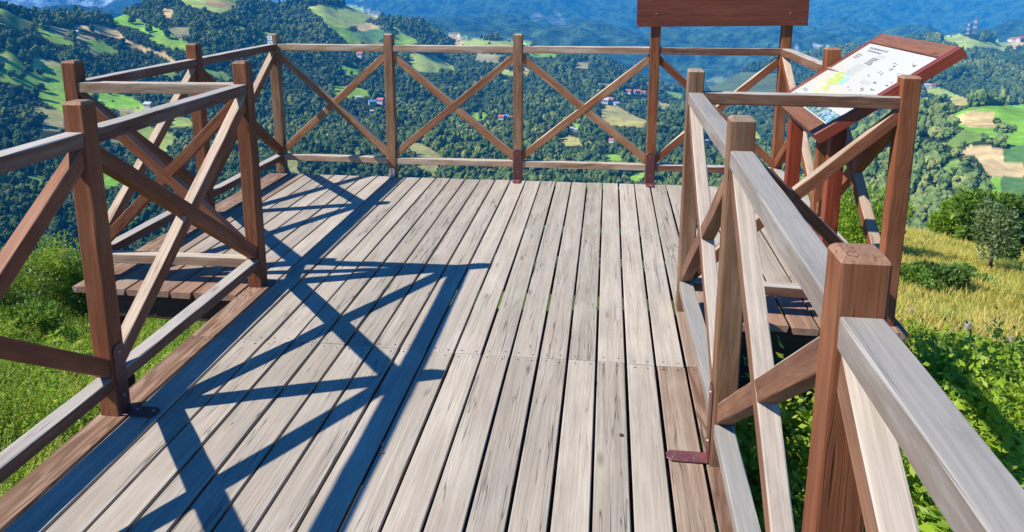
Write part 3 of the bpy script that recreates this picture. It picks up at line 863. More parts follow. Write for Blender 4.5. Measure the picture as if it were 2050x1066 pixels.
def bay(parent, a, b, top='rail', bot='rail', brace='brace', s=S, zr=ZR, zb=ZB, first='down', tv=0.072):
    """rails and crossed braces between post centres a and b (x, y)"""
    A, B = Vector((a[0], a[1], 0)), Vector((b[0], b[1], 0))
    d = (B - A).normalized()
    A2, B2 = A + d * (s / 2 - 0.001), B - d * (s / 2 - 0.001)
    L = (B2 - A2).length
    z = Vector((0, 0, 1))
    beam(parent, 'top_rail', A2 + z * zr, B2 + z * zr, RAIL_W, RAIL_H, top)
    beam(parent, 'bottom_rail', A2 + z * zb, B2 + z * zb, RAIL_W * 0.95, RAIL_H * 0.92, bot)
    hi, lo = zr - RAIL_H - 0.001, zb + 0.001
    for i, down in enumerate((True, False)):
        deep = (0.050 if (down == (first == 'down')) else 0.0465) / 2
        zl, zrr = (hi, lo) if down else (lo, hi)
        sl = (-(hi - lo) + tv) / L if down else ((hi - lo) - tv) / L
        # top edge line heights at both ends
        t0 = hi if down else lo + tv
        t1 = lo + tv if down else hi
        ang = math.atan2(t1 - t0, L)
        # local x along the brace
        p0 = A2 + z * t0; p1 = B2 + z * t1
        fr = frame(p0, p1)
        ln = (p1 - p0).length
        ta = math.tan(ang); tz = tv * math.cos(ang); 
        # vertical end cuts: lower corners shift along local x by tv*sin(ang)
        sh = tv * math.sin(ang)
        poly = [(0 - sh * 1.0, -tz), (ln - sh * 1.0, -tz), (ln, 0), (0, 0)]
        link_mesh('brace', roughen(prism_mesh('brace', poly, -deep, deep, 0.004, 2), ln, 9, 0.0008, 0.0008), M[brace], parent, fr)

def bracket(parent, x, y, nx, ny, h=0.26, w=0.058, foot=0.105, off=S / 2, mat='bracket', z=0.004, foot_mat=None):
    """angle plate on the post face that looks along (nx, ny): an upright leaf and a foot on the deck"""
    n = Vector((nx, ny, 0)); t = Vector((-ny, nx, 0))
    def leaf(p0, p1, up, name, mt, par):
        fr = frame(p0, p1, up)
        L = (Vector(p1) - Vector(p0)).length
        c = 0.014
        bm = bmesh.new()
        pts = [(0, -w / 2), (L - c, -w / 2), (L, -w / 2 + c), (L, w / 2 - c), (L - c, w / 2), (0, w / 2)]
        lo = [bm.verts.new((px, py, 0)) for px, py in pts]; hi = [bm.verts.new((px, py, 0.0045)) for px, py in pts]
        bm.faces.new(list(reversed(lo))); bm.faces.new(hi)
        for i in range(6): bm.faces.new((lo[i], lo[(i + 1) % 6], hi[(i + 1) % 6], hi[i]))
        bmesh.ops.recalc_face_normals(bm, faces=bm.faces)
        bmesh.ops.bevel(bm, geom=list(bm.edges), offset=0.001, segments=1, affect='EDGES')
        me = bpy.data.meshes.new(name); bm.to_mesh(me); bm.free()
        return link_mesh(name, me, M[mt], par, fr)
    c0 = Vector((x, y, 0)) + n * (off + 0.0005)
    b = leaf(c0 + Vector((0, 0, z + 0.002)), c0 + Vector((0, 0, h)), n, 'bracket', mat, parent)
    f = leaf(c0 + Vector((0, 0, z)) + n * 0.0002, c0 + n * foot + Vector((0, 0, z)), (0, 0, 1), 'foot_plate', foot_mat or mat, b)
    def screw(p, axis):
        bm = bmesh.new()
        bmesh.ops.create_cone(bm, cap_ends=True, segments=10, radius1=0.0055, radius2=0.004, depth=0.003)
        me = bpy.data.meshes.new('screw'); bm.to_mesh(me); bm.free()
        q = Vector((0, 0, 1)).rotation_difference(axis).to_matrix().to_4x4(); q.translation = p
        link_mesh('screw', me, M['screw'], b, q)
    for zz in (0.07, h - 0.03): screw(c0 + n * 0.0058 + Vector((0, 0, zz)), n)
    for ff in (0.045, foot - 0.022): screw(c0 + n * ff + t * 0.008 + Vector((0, 0, z + 0.0058)), Vector((0, 0, 1)))
    return b

XL, XR = -1.7636, 0.394
pA, pB = (XL + 0.005, 2.3055), (XL - 0.005, 3.494)
pA1, pA2 = (XL, 1.135), (XL, -0.04)
pC, pD, pE = (-2.646, 3.4576), (-2.648, 4.5966), (-2.640, 5.779)
def backy(x): return 5.788 + 0.0135 * x
p2, p3, p4, pF = (-1.692, backy(-1.692)), (-0.6794, backy(-0.6794)), (0.3447, backy(0.3447)), (1.2860, backy(1.286))
pG, pH = (1.2866, 4.6229), (1.2869, 3.4493)
pP, pQ, pR, pR1 = (XR, 3.4825), (XR + 0.006, 2.2952), (XR - 0.006, 1.1567), (XR, -0.02)

# left side of the walkway
t = railing('brown railing along the left side of the walkway, weeds behind it', (XL, 1.8, 0))
post(t, *pA2); post(t, *pA1); post(t, *pA, 1.154); post(t, *pB, 1.163)
bay(t, pA2, pA1, brace='brace_red'); bay(t, pA1, pA, brace='brace_red'); bay(t, pA, pB)
bracket(t, *pA, 1, 0, 0.27, 0.06, 0.13)
bracket(t, *pA2, 1, 0, 0.27, 0.06, 0.13)
# left wing, near side
t = railing('short pale topped railing closing the near end of the left wing', (-2.2, 3.47, 0))
post(t, *pC, 1.158, s=0.074); bay(t, pC, (pB[0], pB[1]), top='rail_pale', bot='rail_pale', brace='brace_red')
# left wing, outer side
t = railing('railing down the outer edge of the left wing in front of green meadows', (-2.64, 4.6, 0))
post(t, *pD, 1.151); po = post(t, *pE, 1.132, mat='post_gray', z0=0.0)
bay(t, pC, pD); bay(t, pD, pE)
# white sticker folded round the top of the corner post
a = S / 2
for nm, x0_, x1_, y0_, y1_ in (('sticker', -a - 0.0016, 0.004, -a - 0.0016, -a - 0.0006), ('sticker', -a - 0.0016, -a - 0.0006, -a - 0.0004, -0.004)):
    link_mesh(nm, box_mesh(nm, pE[0] + x0_, pE[0] + x1_, pE[1] + y0_, pE[1] + y1_, 1.048, 1.116, 0), M['sticker'], po)
for dz, hh, x0_, x1_, mt in ((1.056, 0.008, -0.030, -0.004, 'ink_blue'), (1.072, 0.012, -0.034, -0.026, 'ink_black'), (1.076, 0.006, -0.020, 0.000, 'ink_black'), (1.094, 0.010, -0.026, -0.014, 'ink_blue')):
    me = box_mesh('sticker_print', pE[0] + x0_, pE[0] + x1_, pE[1] - a - 0.0024, pE[1] - a - 0.0017, dz, dz + hh, 0)
    link_mesh('sticker_print', me, M[mt], po)

# back railing
t = railing('back railing of four crossed bays at the far edge of the deck', (-0.6, 5.78, 0))
post(t, *p2, 1.14, -0.2, 'post_gray'); post(t, *p3, 1.146, -0.2, 'post_gray'); post(t, *p4, 1.42, -0.2, 'post', lean=(0.004, 0)); pf = post(t, *pF, 1.42, -0.2, 'post')
bay(t, pE, p2, 'rail_pale', 'rail_pale', 'brace_back'); bay(t, p2, p3, 'rail_pale', 'rail_pale', 'brace_back', first='up')
bay(t, p3, p4, 'rail_pale', 'rail_pale', 'brace_back', first='up'); bay(t, p4, pF, 'rail', 'rail', 'brace')
for q in (p3, p4): bracket(t, *q, 0, -1, 0.25, 0.064, 0.095, foot_mat='bracket_worn')
b2 = bracket(t, *p2, 0, -1, 0.075, 0.048, 0.05, mat='galv')
for k in range(5):
    me = box_mesh('sticker_print', p2[0] - 0.016 + 0.012 * (k % 2), p2[0] + 0.004 + 0.010 * (k % 2), p2[1] - S / 2 - 0.0070, p2[1] - S / 2 - 0.0056, 0.012 + 0.011 * k, 0.018 + 0.011 * k, 0)
    link_mesh('plate_print', me, M['ink_blue' if k % 2 else 'ink_black'], b2)
# right wing, outer side
t = railing('railing down the outer edge of the right wing behind the information panel', (1.2866, 4.6, 0))
post(t, *pG, 1.16, s=0.078)
bay(t, pF, pG); bay(t, pG, pH)
# right wing, near side
t = railing('short brown railing closing the near end of the right wing below the panel', (0.85, 3.47, 0))
post(t, *pH, 1.143, s=0.076); bay(t, pP, pH, first='up')
# right side of the walkway
t = railing('grey topped railing along the right side of the walkway, nearest to the viewer', (XR, 1.8, 0))
post(t, *pP, 1.155, mat='post_gray'); post(t, *pQ, 1.15, mat='post_gray', s=0.074); post(t, *pR, 1.147, s=0.075); post(t, *pR1, 1.15)
bay(t, pQ, pP, 'rail_gray', 'rail_gray', 'brace_right', first='up'); bay(t, pR, pQ, 'rail_gray', 'rail_gray', 'brace_right', first='up'); bay(t, pR1, pR, 'rail_gray', 'rail_gray', 'brace_right', first='up')
bracket(t, *pQ, -1, 0, 0.275, 0.056, 0.135, mat='bracket', foot_mat='bracket_worn', off=0.037)

# ------------------------------------------------------------------ sign board on the back posts
sg = empty('sign_board', (0.81, 5.72, 1.2), 'wide red brown sign board on two tall posts above the back railing', 'sign')
yb = backy(0.8) - S / 2 - 0.016
hb = 0.215
for i in range(2):
    z0 = 1.205 + i * (hb + 0.002)
    me = box_mesh('board', 0, 1.212, -0.014, 0.014, 0, hb, 0.003, 2)
    link_mesh('board', me, M['signboard'], sg, frame((0.2048, yb - 0.008, z0), (1.4168, yb + 0.008, z0 + 0.016)))
for x, zz in ((0.345, 1.30), (1.286, 1.31), (0.215, 1.215)):
    bm = bmesh.new(); bmesh.ops.create_cone(bm, cap_ends=True, segments=10, radius1=0.006, radius2=0.004, depth=0.003)
    me = bpy.data.meshes.new('screw'); bm.to_mesh(me); bm.free()
    link_mesh('screw', me, M['screw'], sg, Matrix.Translation((x, yb - 0.0225, zz)) @ Matrix.Rotation(math.pi / 2, 4, 'X'))

# ------------------------------------------------------------------ information panel
pc = [np.array(q) for q in ((1.537, 4.589, 1.248), (1.474, 3.436, 1.270), (0.917, 3.459, 0.871), (0.980, 4.612, 0.849))]  # far-high, near-high, near-low, far-low
org = Vector(pc[3]); ux = (Vector(pc[2]) - org); PW = ux.length; ux.normalize()
vy = (Vector(pc[0]) - org); PL = vy.length; vy = (vy - ux * vy.dot(ux)).normalized()
nz = ux.cross(vy); 
if nz.z < 0: nz = -nz
PM = Matrix((ux, vy, nz)).transposed().to_4x4(); PM.translation = org
info = empty('information_panel', (1.15, 4.1, 0), 'slanted red framed information panel with map and text on the right wing', 'information panel')
FR, TH = 0.062, 0.05
def pbox(name, x0, x1, y0, y1, z0, z1, mat, parent=info, bev=0.003):
    if bev is None: bev = 0
    along_x = (x1 - x0) >= (y1 - y0)
    if along_x:
        me = box_mesh(name, x0 - x0, x1 - x0, 0, y1 - y0, z0, z1, bev)
        return link_mesh(name, me, M[mat], parent, PM @ Matrix.Translation((x0, y0, 0)))
    me = box_mesh(name, 0, y1 - y0, 0, x1 - x0, z0, z1, bev)
    return link_mesh(name, me, M[mat], parent, PM @ Matrix.Translation((x1, y0, 0)) @ Matrix.Rotation(math.pi / 2, 4, 'Z'))
pbox('frame_board', 0, FR * 0.55, 0, PL, -TH, 0, 'redwood')
pbox('frame_board', PW - FR * 0.7, PW, 0, PL, -TH, 0, 'redwood')
pbox('frame_board', FR * 0.55 + 0.001, PW - FR * 0.7 - 0.001, 0, FR * 1.15, -TH, -0.001, 'frame_top')
pbox('frame_board', FR * 0.55 + 0.001, PW - FR * 0.7 - 0.001, PL - FR * 1.35, PL, -TH, -0.001, 'frame_top')
pbox('backing_board', FR * 0.4, PW - FR * 0.6, FR, PL - FR, -TH + 0.004, -0.016, 'redwood')
SX0, SX1, SY0, SY1 = FR * 0.55 + 0.002, PW - FR * 0.7 - 0.002, FR * 1.15 + 0.003, PL - FR * 1.35 - 0.003
sheet = pbox('printed_sheet', SX0, SX1, SY0, SY1, -0.0155, -0.008, 'paper', bev=0.0)
SWx, SWy = SX1 - SX0, SY1 - SY0

class Print:
    def __init__(self): self.v = []; self.f = []
    def rect(self, a0, a1, b0, b1, z=-0.0074):
        k = len(self.v)
        for a, b in ((a0, b0), (a1, b0), (a1, b1), (a0, b1)): self.v.append((SX0 + a * SWx, SY0 + b * SWy, z))
        self.f.append((k, k + 1, k + 2, k + 3))
    def poly(self, pts, z=-0.0075):
        k = len(self.v)
        for a, b in pts: self.v.append((SX0 + a * SWx, SY0 + b * SWy, z))
        self.f.append(tuple(range(k, k + len(pts))))
    def text(self, a0, a1, b0, b1, lines, fill=0.55, word=0.02):
        """rows of small printed words"""
        dh = (b1 - b0) / lines
        for i in range(lines):
            a = a0
            bb = b1 - (i + 1) * dh
            end = a1 - (a1 - a0) * (random.uniform(0, 0.35) if lines > 1 else 0)
            while a < end:
                w = min(random.uniform(0.5, 1.6) * word, end - a)
                self.rect(a, a + w, bb + dh * (1 - fill) / 2, bb + dh * (1 + fill) / 2)
                a += w + word * 0.4
    def build(self, name, mat):
        o = link_mesh(name, mesh_from(name, self.v, self.f), M[mat], sheet, PM)
        o['kind'] = 'stuff'
        return o
def blob(ca, cb, ra, rb, n=22, rough=0.3, rot=0.0):
    pts = []
    for i in range(n):
        t = 2 * math.pi * i / n
        k = 1 + rough * (random.random() - 0.5) * 2
        x, y = ra * k * math.cos(t), rb * k * math.sin(t)
        pts.append((ca + x * math.cos(rot) - y * math.sin(rot), cb + x * math.sin(rot) + y * math.cos(rot)))
    return pts
pr = Print(); pr.text(0.10, 0.40, 0.925, 0.955, 1, 0.8, 0.03); pr.text(0.13, 0.36, 0.885, 0.91, 1, 0.8, 0.02)
pr.text(0.07, 0.19, 0.75, 0.83, 3, 0.6, 0.02); pr.text(0.34, 0.46, 0.72, 0.83, 5, 0.75, 0.02)
pr.text(0.06, 0.26, 0.05, 0.09, 2, 0.5, 0.015); pr.text(0.08, 0.2, 0.15, 0.19, 2, 0.5, 0.015)
for a, b, n in ((0.69, 0.68, 5), (0.72, 0.75, 4), (0.70, 0.81, 4), (0.87, 0.87, 4), (0.88, 0.72, 5), (0.85, 0.49, 4), (0.77, 0.45, 6), (0.72, 0.33, 3), (0.84, 0.38, 4), (0.62, 0.40, 3), (0.8, 0.58, 3), (0.92, 0.60, 3), (0.6, 0.62, 2)):
    for k in range(n):
        aa, bb = a + random.uniform(-0.04, 0.04), b + random.uniform(-0.025, 0.025)
        pr.rect(aa, aa + random.uniform(0.012, 0.035), bb, bb + random.uniform(0.006, 0.014))
pr.build('dark_print', 'ink_black')
pr = Print(); pr.text(0.28, 0.46, 0.52, 0.71, 13, 0.45, 0.02); pr.text(0.36, 0.52, 0.84, 0.88, 3, 0.45, 0.02); pr.text(0.62, 0.8, 0.50, 0.56, 4, 0.4, 0.02)
pr.build('text_print', 'ink_gray')
pr = Print(); pr.poly(blob(0.50, 0.25, 0.22, 0.085, rough=0.25, rot=0.15), -0.0078); pr.poly(blob(0.33, 0.22, 0.12, 0.06, rough=0.25), -0.0077); pr.poly(blob(0.22, 0.36, 0.10, 0.10, rough=0.3, rot=0.5), -0.0079); pr.build('map_print', 'map_yellow')
pr = Print(); pr.poly(blob(0.33, 0.42, 0.10, 0.075, rough=0.3, rot=0.4), -0.0074); pr.poly(blob(0.26, 0.50, 0.06, 0.05, rough=0.3), -0.0073); pr.poly(blob(0.36, 0.29, 0.05, 0.03, rough=0.3), -0.0073); pr.build('map_print', 'map_green')
pr = Print(); pr.poly(blob(0.44, 0.45, 0.035, 0.055, rough=0.3), -0.0072); pr.poly(blob(0.36, 0.535, 0.07, 0.014, rough=0.3), -0.0072); pr.build('map_print', 'map_cyan')
pr = Print(); pr.poly(blob(0.57, 0.22, 0.03, 0.02), -0.0070); pr.poly(blob(0.66, 0.26, 0.03, 0.016), -0.0070); pr.poly(blob(0.30, 0.555, 0.02, 0.014), -0.0068); pr.build('map_print', 'map_orange')
pr = Print()
for a0, a1 in ((0.50, 0.74), (0.755, 0.985)): pr.rect(a0, a1, 0.012, 0.135)
pr.build('photo_print', 'photo')
# two legs and a tie under the panel
def panel_leg(x, y, w=0.07):
    # meet the underside of the tilted panel
    t = ((x - org.x) * nz.x + (y - org.y) * nz.y) / nz.z
    zt = org.z - t - TH / nz.z - 0.004
    link_mesh('leg', box_mesh('leg', 0, zt - 0.002, -w / 2, w / 2, -w / 2, w / 2, 0.004, 2), M['redwood'], info, frame((x, y, 0.004), (x, y, zt)))
panel_leg(1.07, 4.42); panel_leg(1.13, 3.85)

# a fallen leaf on the planks
bm = bmesh.new()
vs = [bm.verts.new(p) for p in ((-0.008, 0, 0.002), (0, -0.005, 0.004), (0.009, 0, 0.003), (0, 0.005, 0.005))]
bm.faces.new(vs); bmesh.ops.solidify(bm, geom=list(bm.faces), thickness=0.0006)
me = bpy.data.meshes.new('fallen_leaf'); bm.to_mesh(me); bm.free()
lf = link_mesh('fallen_leaf', me, M['orange_leaf'], None, Matrix.Translation((-0.713, 2.185, 0.001)) @ Matrix.Rotation(0.6, 4, 'Z'))
tag(lf, 'tiny orange fallen leaf lying on a plank of the deck', 'leaf')

# ------------------------------------------------------------------ instancing helper
PROTO = bpy.data.collections.new('prototypes')        # not linked to the scene

def proto_collection(name, meshes, mat):
    c = bpy.data.collections.new(name)
    for i, me in enumerate(meshes):
        if not me.materials: me.materials.append(mat)
        o = bpy.data.objects.new(me.name, me)
        c.objects.link(o)
    return c

def scatter(name, pts, rots, scls, coll, label, parent=None):
    me = bpy.data.meshes.new(name)
    me.vertices.add(len(pts)); me.vertices.foreach_set('co', np.asarray(pts, np.float32).ravel())
    a = me.attributes.new('rot', 'FLOAT_VECTOR', 'POINT'); a.data.foreach_set('vector', np.asarray(rots, np.float32).ravel())
    a = me.attributes.new('scl', 'FLOAT_VECTOR', 'POINT'); a.data.foreach_set('vector', np.asarray(scls, np.float32).ravel())
    o = bpy.data.objects.new(name, me); COL.objects.link(o)
    ng = bpy.data.node_groups.new(name + '_nodes', 'GeometryNodeTree')
    ng.interface.new_socket('Geometry', in_out='INPUT', socket_type='NodeSocketGeometry')
    ng.interface.new_socket('Geometry', in_out='OUTPUT', socket_type='NodeSocketGeometry')
    gi = ng.nodes.new('NodeGroupInput'); go = ng.nodes.new('NodeGroupOutput')
    ip = ng.nodes.new('GeometryNodeInstanceOnPoints')
    ci = ng.nodes.new('GeometryNodeCollectionInfo')
    ci.inputs['Collection'].default_value = coll
    ci.inputs['Separate Children'].default_value = True
    ci.inputs['Reset Children'].default_value = True
    ip.inputs['Pick Instance'].default_value = True
    def named(n, typ):
        x = ng.nodes.new('GeometryNodeInputNamedAttribute'); x.data_type = typ; x.inputs['Name'].default_value = n
        return next(s for s in x.outputs if s.enabled and s.name == 'Attribute')
    rv = ng.nodes.new('FunctionNodeRandomValue'); rv.data_type = 'INT'
    mi = [s for s in rv.inputs if s.name == 'Min' and s.type == 'INT'][0]; mxx = [s for s in rv.inputs if s.name == 'Max' and s.type == 'INT'][0]
    mi.default_value = 0; mxx.default_value = len(coll.objects) - 1
    ro = [s for s in rv.outputs if s.type == 'INT'][0]
    ng.links.new(gi.outputs[0], ip.inputs['Points']); ng.links.new(ci.outputs[0], ip.inputs['Instance'])
    ng.links.new(ro, ip.inputs['Instance Index'])
    e2r = ng.nodes.new('FunctionNodeEulerToRotation')
    ng.links.new(named('rot', 'FLOAT_VECTOR'), e2r.inputs[0]); ng.links.new(e2r.outputs[0], ip.inputs['Rotation'])
    ng.links.new(named('scl', 'FLOAT_VECTOR'), ip.inputs['Scale'])
    ng.links.new(ip.outputs[0], go.inputs[0])
    md = o.modifiers.new('scatter', 'NODES'); md.node_group = ng
    tag(o, label, None, None, 'stuff')
    return o

# ------------------------------------------------------------------ far trees
def crown_proto(name, seed, conifer=False, mat='crown'):
    rs = np.random.default_rng(seed)
    bm = bmesh.new()
    nb = 9
    for i in range(nb):
        tmp = bmesh.new()
        bmesh.ops.create_icosphere(tmp, subdivisions=2, radius=1.0)
        if conifer:
            zc = 0.12 + 0.85 * i / nb; rad = 0.30 * (1.05 - i / nb); c = np.array([rs.normal(0, 0.03), rs.normal(0, 0.03), zc]); sc = np.array([rad, rad, 0.16])
        elif i == 0:
            c = np.array([0, 0, 0.55]); sc = np.array([0.36, 0.36, 0.40])
        else:
            a = rs.uniform(0, 6.28); q = rs.uniform(0.16, 0.36)
            c = np.array([q * math.cos(a), q * math.sin(a), rs.uniform(0.25, 0.92)]); s_ = rs.uniform(0.13, 0.25); sc = np.array([s_, s_, s_ * rs.uniform(0.8, 1.1)])
        for v in tmp.verts:
            p = np.array(v.co) * (1 + rs.normal(0, 0.13))
            v.co = Vector(p * sc + c)
        m_ = bpy.data.meshes.new('tmp'); tmp.to_mesh(m_); tmp.free(); bm.from_mesh(m_); bpy.data.meshes.remove(m_)
    # trunk
    r = 0.035
    lo = [bm.verts.new((r * math.cos(i * 1.2566), r * math.sin(i * 1.2566), -0.15)) for i in range(5)]
    hi = [bm.verts.new((r * 0.7 * math.cos(i * 1.2566), r * 0.7 * math.sin(i * 1.2566), 0.4)) for i in range(5)]
    for i in range(5): bm.faces.new((lo[i], lo[(i + 1) % 5], hi[(i + 1) % 5], hi[i]))
    me = bpy.data.meshes.new(name); bm.to_mesh(me); bm.free()
    me.materials.append(M[mat])
    return me
crowns = [crown_proto('tree_crown', s) for s in range(5)] + [crown_proto('tree_crown', 9, True)]
crown_coll = proto_collection('crown_prototypes', crowns, M['crown'])
olives = [crown_proto('olive_tree_crown', 40 + s, mat='crown_olive') for s in range(4)]
lights = [crown_proto('light_tree_crown', 60 + s, mat='crown_light') for s in range(4)]
deeps = [crown_proto('deep_tree_crown', 80 + s, s == 3, mat='crown_deep') for s in range(4)]
light_coll = proto_collection('light_crown_prototypes', lights, M['crown_light'])
deep_coll = proto_collection('deep_crown_prototypes', deeps, M['crown_deep'])
olive_coll = proto_collection('olive_crown_prototypes', olives, M['crown_olive'])

HOUSES = [
    (722, 116, 12, 'small white house with red roof just under the back top rail', 'rooftile', 'wallwhite'),
    (768, 122, 9, 'house with red roof half hidden beside the second back post', 'rooftile', 'wallwhite'),
    (745, 211, 11, 'white house with bluish roof left of the second back post', 'bluepaint', 'wallwhite'),
    (763, 208, 12, 'pale house with red roof touching the second back post', 'rooftile', 'wallwhite'),
    (718, 200, 8, 'tiny grey roofed shed left of the white and blue house', 'roofgray', 'wallwhite'),
    (745, 227, 7, 'tiny white hut downhill of the white and blue house', 'roofgray', 'wallwhite'),
    (898, 185, 5, 'white speck of a house above the second crossed bay', 'roofgray', 'wallwhite'),
    (1004, 240, 10, 'house with red roof left of the bright blue shed', 'rooftile', 'wallwhite'),
    (1013, 238, 9, 'bright blue shed left of the third back post', 'bluepaint', 'bluepaint'),
    (1023, 240, 8, 'white house squeezed between the blue shed and third back post', 'rooftile', 'wallwhite'),
    (1212, 208, 12, 'white house with dark roof on the left of the hamlet above the tan field', 'roofgray', 'wallwhite'),
    (1222, 207, 12, 'tall house with red roof in the middle of the hamlet above the tan field', 'rooftile', 'wallwhite'),
    (1234, 212, 8, 'low white house on the right of the hamlet above the tan field', 'roofgray', 'wallwhite'),
    (1258, 188, 9, 'white house at the left of the upper hamlet beside the sign post', 'rooftile', 'wallwhite'),
    (1275, 189, 10, 'house with broad red roof in the middle of the upper hamlet', 'rooftile', 'wallwhite'),
    (1287, 191, 9, 'white house nearest the sign post in the upper hamlet', 'rooftile', 'wallwhite'),
    (1225, 286, 9, 'lone pink white house low in the third crossed bay', 'rooftile', 'wallwhite'),
    (1144, 262, 8, 'white house at the left of a pair in the third crossed bay', 'roofgray', 'wallwhite'),
    (1153, 264, 7, 'white house at the right of a pair in the third crossed bay', 'roofgray', 'wallwhite'),
    (1415, 288, 8, 'small white house seen between the two right walkway posts', 'roofgray', 'wallwhite'),
    (298, 217, 12, 'long grey roofed barn at the bottom of the bright green strip', 'roofgray', 'wallwhite'),
    (152, 70, 8, 'pale shed on the tan patch below the left ridge', 'roofgray', 'wallwhite'),
    (1857, 177, 8, 'white house at the left of a pair right of the panel', 'roofgray', 'wallwhite'),
    (1867, 176, 7, 'white house at the right of a pair right of the panel', 'rooftile', 'wallwhite'),
    (2031, 85, 8, 'house with red roof at the left of the ridge hamlet', 'rooftile', 'wallwhite'),
    (2043, 84, 9, 'white house at the right of the ridge hamlet', 'rooftile', 'wallwhite'),
    (66, 560, 22, 'grey roofed house deep in the valley behind the left bushes', 'roofgray', 'wallwhite'),
    (128, 515, 14, 'red roofed house in the valley above the left bushes', 'rooftile', 'wallwhite')]

def forest_points():
    P, S_ = [], []
    r = 330.0
    while r < 2750:
        step = 4.5 * (0.75 + r / 1900)
        na = int((az_line[-1] - az_line[0]) * r / step)
        a = az_line[0] + (np.arange(na) + RNG.uniform(-0.5, 0.5, na)) * step / r
        rr = r + RNG.uniform(-0.5, 0.5, na) * step * 1.2
        P.append(np.stack([a, rr], -1)); S_.append(np.full(na, step))
        r += step * 1.15
    P = np.concatenate(P); S_ = np.concatenate(S_)
    az, rr = P[:, 0], P[:, 1]
    z = far_z(rr, az)
    x, y = rr * np.sin(az), rr * np.cos(az)
    f, u, v = cover(x, y, z)
    te = (EYE[2] - z) / rr
    ci = np.clip(((az - az_line[0]) / (az_line[1] - az_line[0])).astype(int), 0, NA - 1)
    ri = np.clip(np.searchsorted(r_line, rr) - 2, 0, NR - 1)
    vis = te < VIS[ri, ci] + 14.0 / rr
    hedge = (RNG.random(len(x)) < 0.012)
    thin = fbm(x / 120, y / 120, 3, 50) > -0.42
    yard = np.zeros(len(x), bool)
    for h_ in HOUSES:
        yard |= (np.abs(u - h_[0]) < h_[2] * 1.1) & (v > h_[1] - h_[2] * 0.7) & (v < h_[1] + h_[2] * 1.6)
    yard |= (np.abs(u - 1944) < 22) & (v > 50) & (v < 84)       # open ground round the masts
    keep = vis & ~yard & ((f < 0) | hedge) & (thin | (RNG.random(len(x)) < 0.35)) & (u > -420) & (u < 2470)
    return x[keep], y[keep], z[keep], u[keep], v[keep], rr[keep], S_[keep], f[keep]
fx, fy, fz, fuu, fvv, frr, fst, ff = forest_points()
n = len(fx)
fw = fst * (0.75 + 1.25 * RNG.random(n) ** 1.6); fh = fw * RNG.uniform(0.72, 1.4, n)
tall = RNG.random(n) < 0.07; fw[tall] *= 0.7; fh[tall] *= 1.35
broad = RNG.random(n) < 0.06; fw[broad] *= 1.45; fh[broad] *= 1.2
# trees that would stand in front of a field keep low, as hedges do
for q in (0.5, 1.0, 1.6):
    top, _, _ = cover(fx, fy, fz + fh * q)
    low = (top >= 0) & (RNG.random(n) < 0.85)
    fw[low] *= 0.66; fh[low] *= 0.5

hd = ff >= 0; fw[hd] *= 0.6; fh[hd] *= 0.6
frot = np.stack([RNG.normal(0, 0.05, n), RNG.normal(0, 0.05, n), RNG.uniform(0, 6.28, n)], -1)
inv = (fuu > -10) & (fuu < 2060) & (fvv > -10) & (fvv < 620)
score = np.where(inv, fw / frr, 0)
order = np.argsort(-score)
single = np.zeros(n, bool); single[order[:300]] = True
rest = ~single
olive = (frr < 800) & (fuu > 1600 + 60 * np.sin(fvv / 15.0)) 
patch = fbm(fx / 95, fy / 95, 3, 510) + RNG.normal(0, 0.22, n)
kind = np.where(olive, 3, np.where(patch > 0.24, 2, np.where(patch < -0.16, 1, 0)))
protos = [crowns, deeps, lights, olives]
for sel, coll, nm, lb in ((rest & (kind == 0), crown_coll, 'forest', 'dense green broadleaf forest covering the slopes of the hills'),
                          (rest & (kind == 1), deep_coll, 'deep_forest', 'darkest patches of the forest in the folds of the hills'),
                          (rest & (kind == 2), light_coll, 'light_forest', 'lighter green groves among the forest on the hills'),
                          (rest & (kind == 3), olive_coll, 'olive_forest', 'paler olive green forest on the near hill right of the deck')):
    scatter(nm, np.stack([fx, fy, fz - 0.6], -1)[sel], frot[sel], np.stack([fw, fw, fh], -1)[sel], coll, lb)
print("forest", n, flush=True)
for i in order[:300]:
    o = bpy.data.objects.new('forest_tree', protos[kind[i]][random.randrange(4)])
    COL.objects.link(o)
    o.location = (fx[i], fy[i], fz[i] - 0.6); o.rotation_euler = frot[i]; o.scale = (fw[i], fw[i], fh[i])
    place = next((w for lim, w in ((240, 'left of the two left corner posts'), (560, 'behind the crossed braces of the left wing'), (790, 'behind the first crossed bay of the back railing'),
             (1040, 'behind the second crossed bay of the back railing'), (1310, 'behind the third crossed bay of the back railing'), (1590, 'behind the fourth crossed bay under the sign board'),
             (1790, 'behind the legs of the information panel')) if fuu[i] < lim), 'right of the right corner post')
    tag(o, ('one of the green forest trees ', 'one of the darkest green forest trees ', 'one of the light green forest trees ', 'one of the olive green forest trees ')[kind[i]] + place, 'tree', 'trees of the wooded slopes')

# lone trees on the far meadows
LONE = [(62, 148), (22, 158), (46, 160), (82, 153), (57, 126), (30, 187), (41, 185), (4, 140), (265, 48), (85, 184), (148, 78), (335, 77), (300, 66)]
where = ['two thirds up the left meadow', 'at the left end of the meadow row', 'in the middle of the meadow row', 'at the right end of the meadow row', 'at the top edge of the left meadow', 'low on the left meadow', 'at the foot of the left meadow',
         'at the left edge of the photo', 'on the upper green strip below the ridge', 'beside the top of the left corner post', 'beside the tan field below the ridge', 'on the far green strip left of the second post', 'in the middle of the sloping green strip']
for (u, v), wh in zip(LONE, where):
    P = land_at(u, v)
    o = bpy.data.objects.new('meadow_tree', crowns[random.randrange(5)]); COL.objects.link(o)
    s = math.hypot(P[0], P[1]) * 15 / F_PX
    o.location = P - np.array([0, 0, 0.3]); o.scale = (s, s, s * 1.05); o.rotation_euler = (0, 0, random.uniform(0, 6))
    tag(o, 'round dark tree standing alone ' + wh, 'tree', 'lone trees on the far meadows')

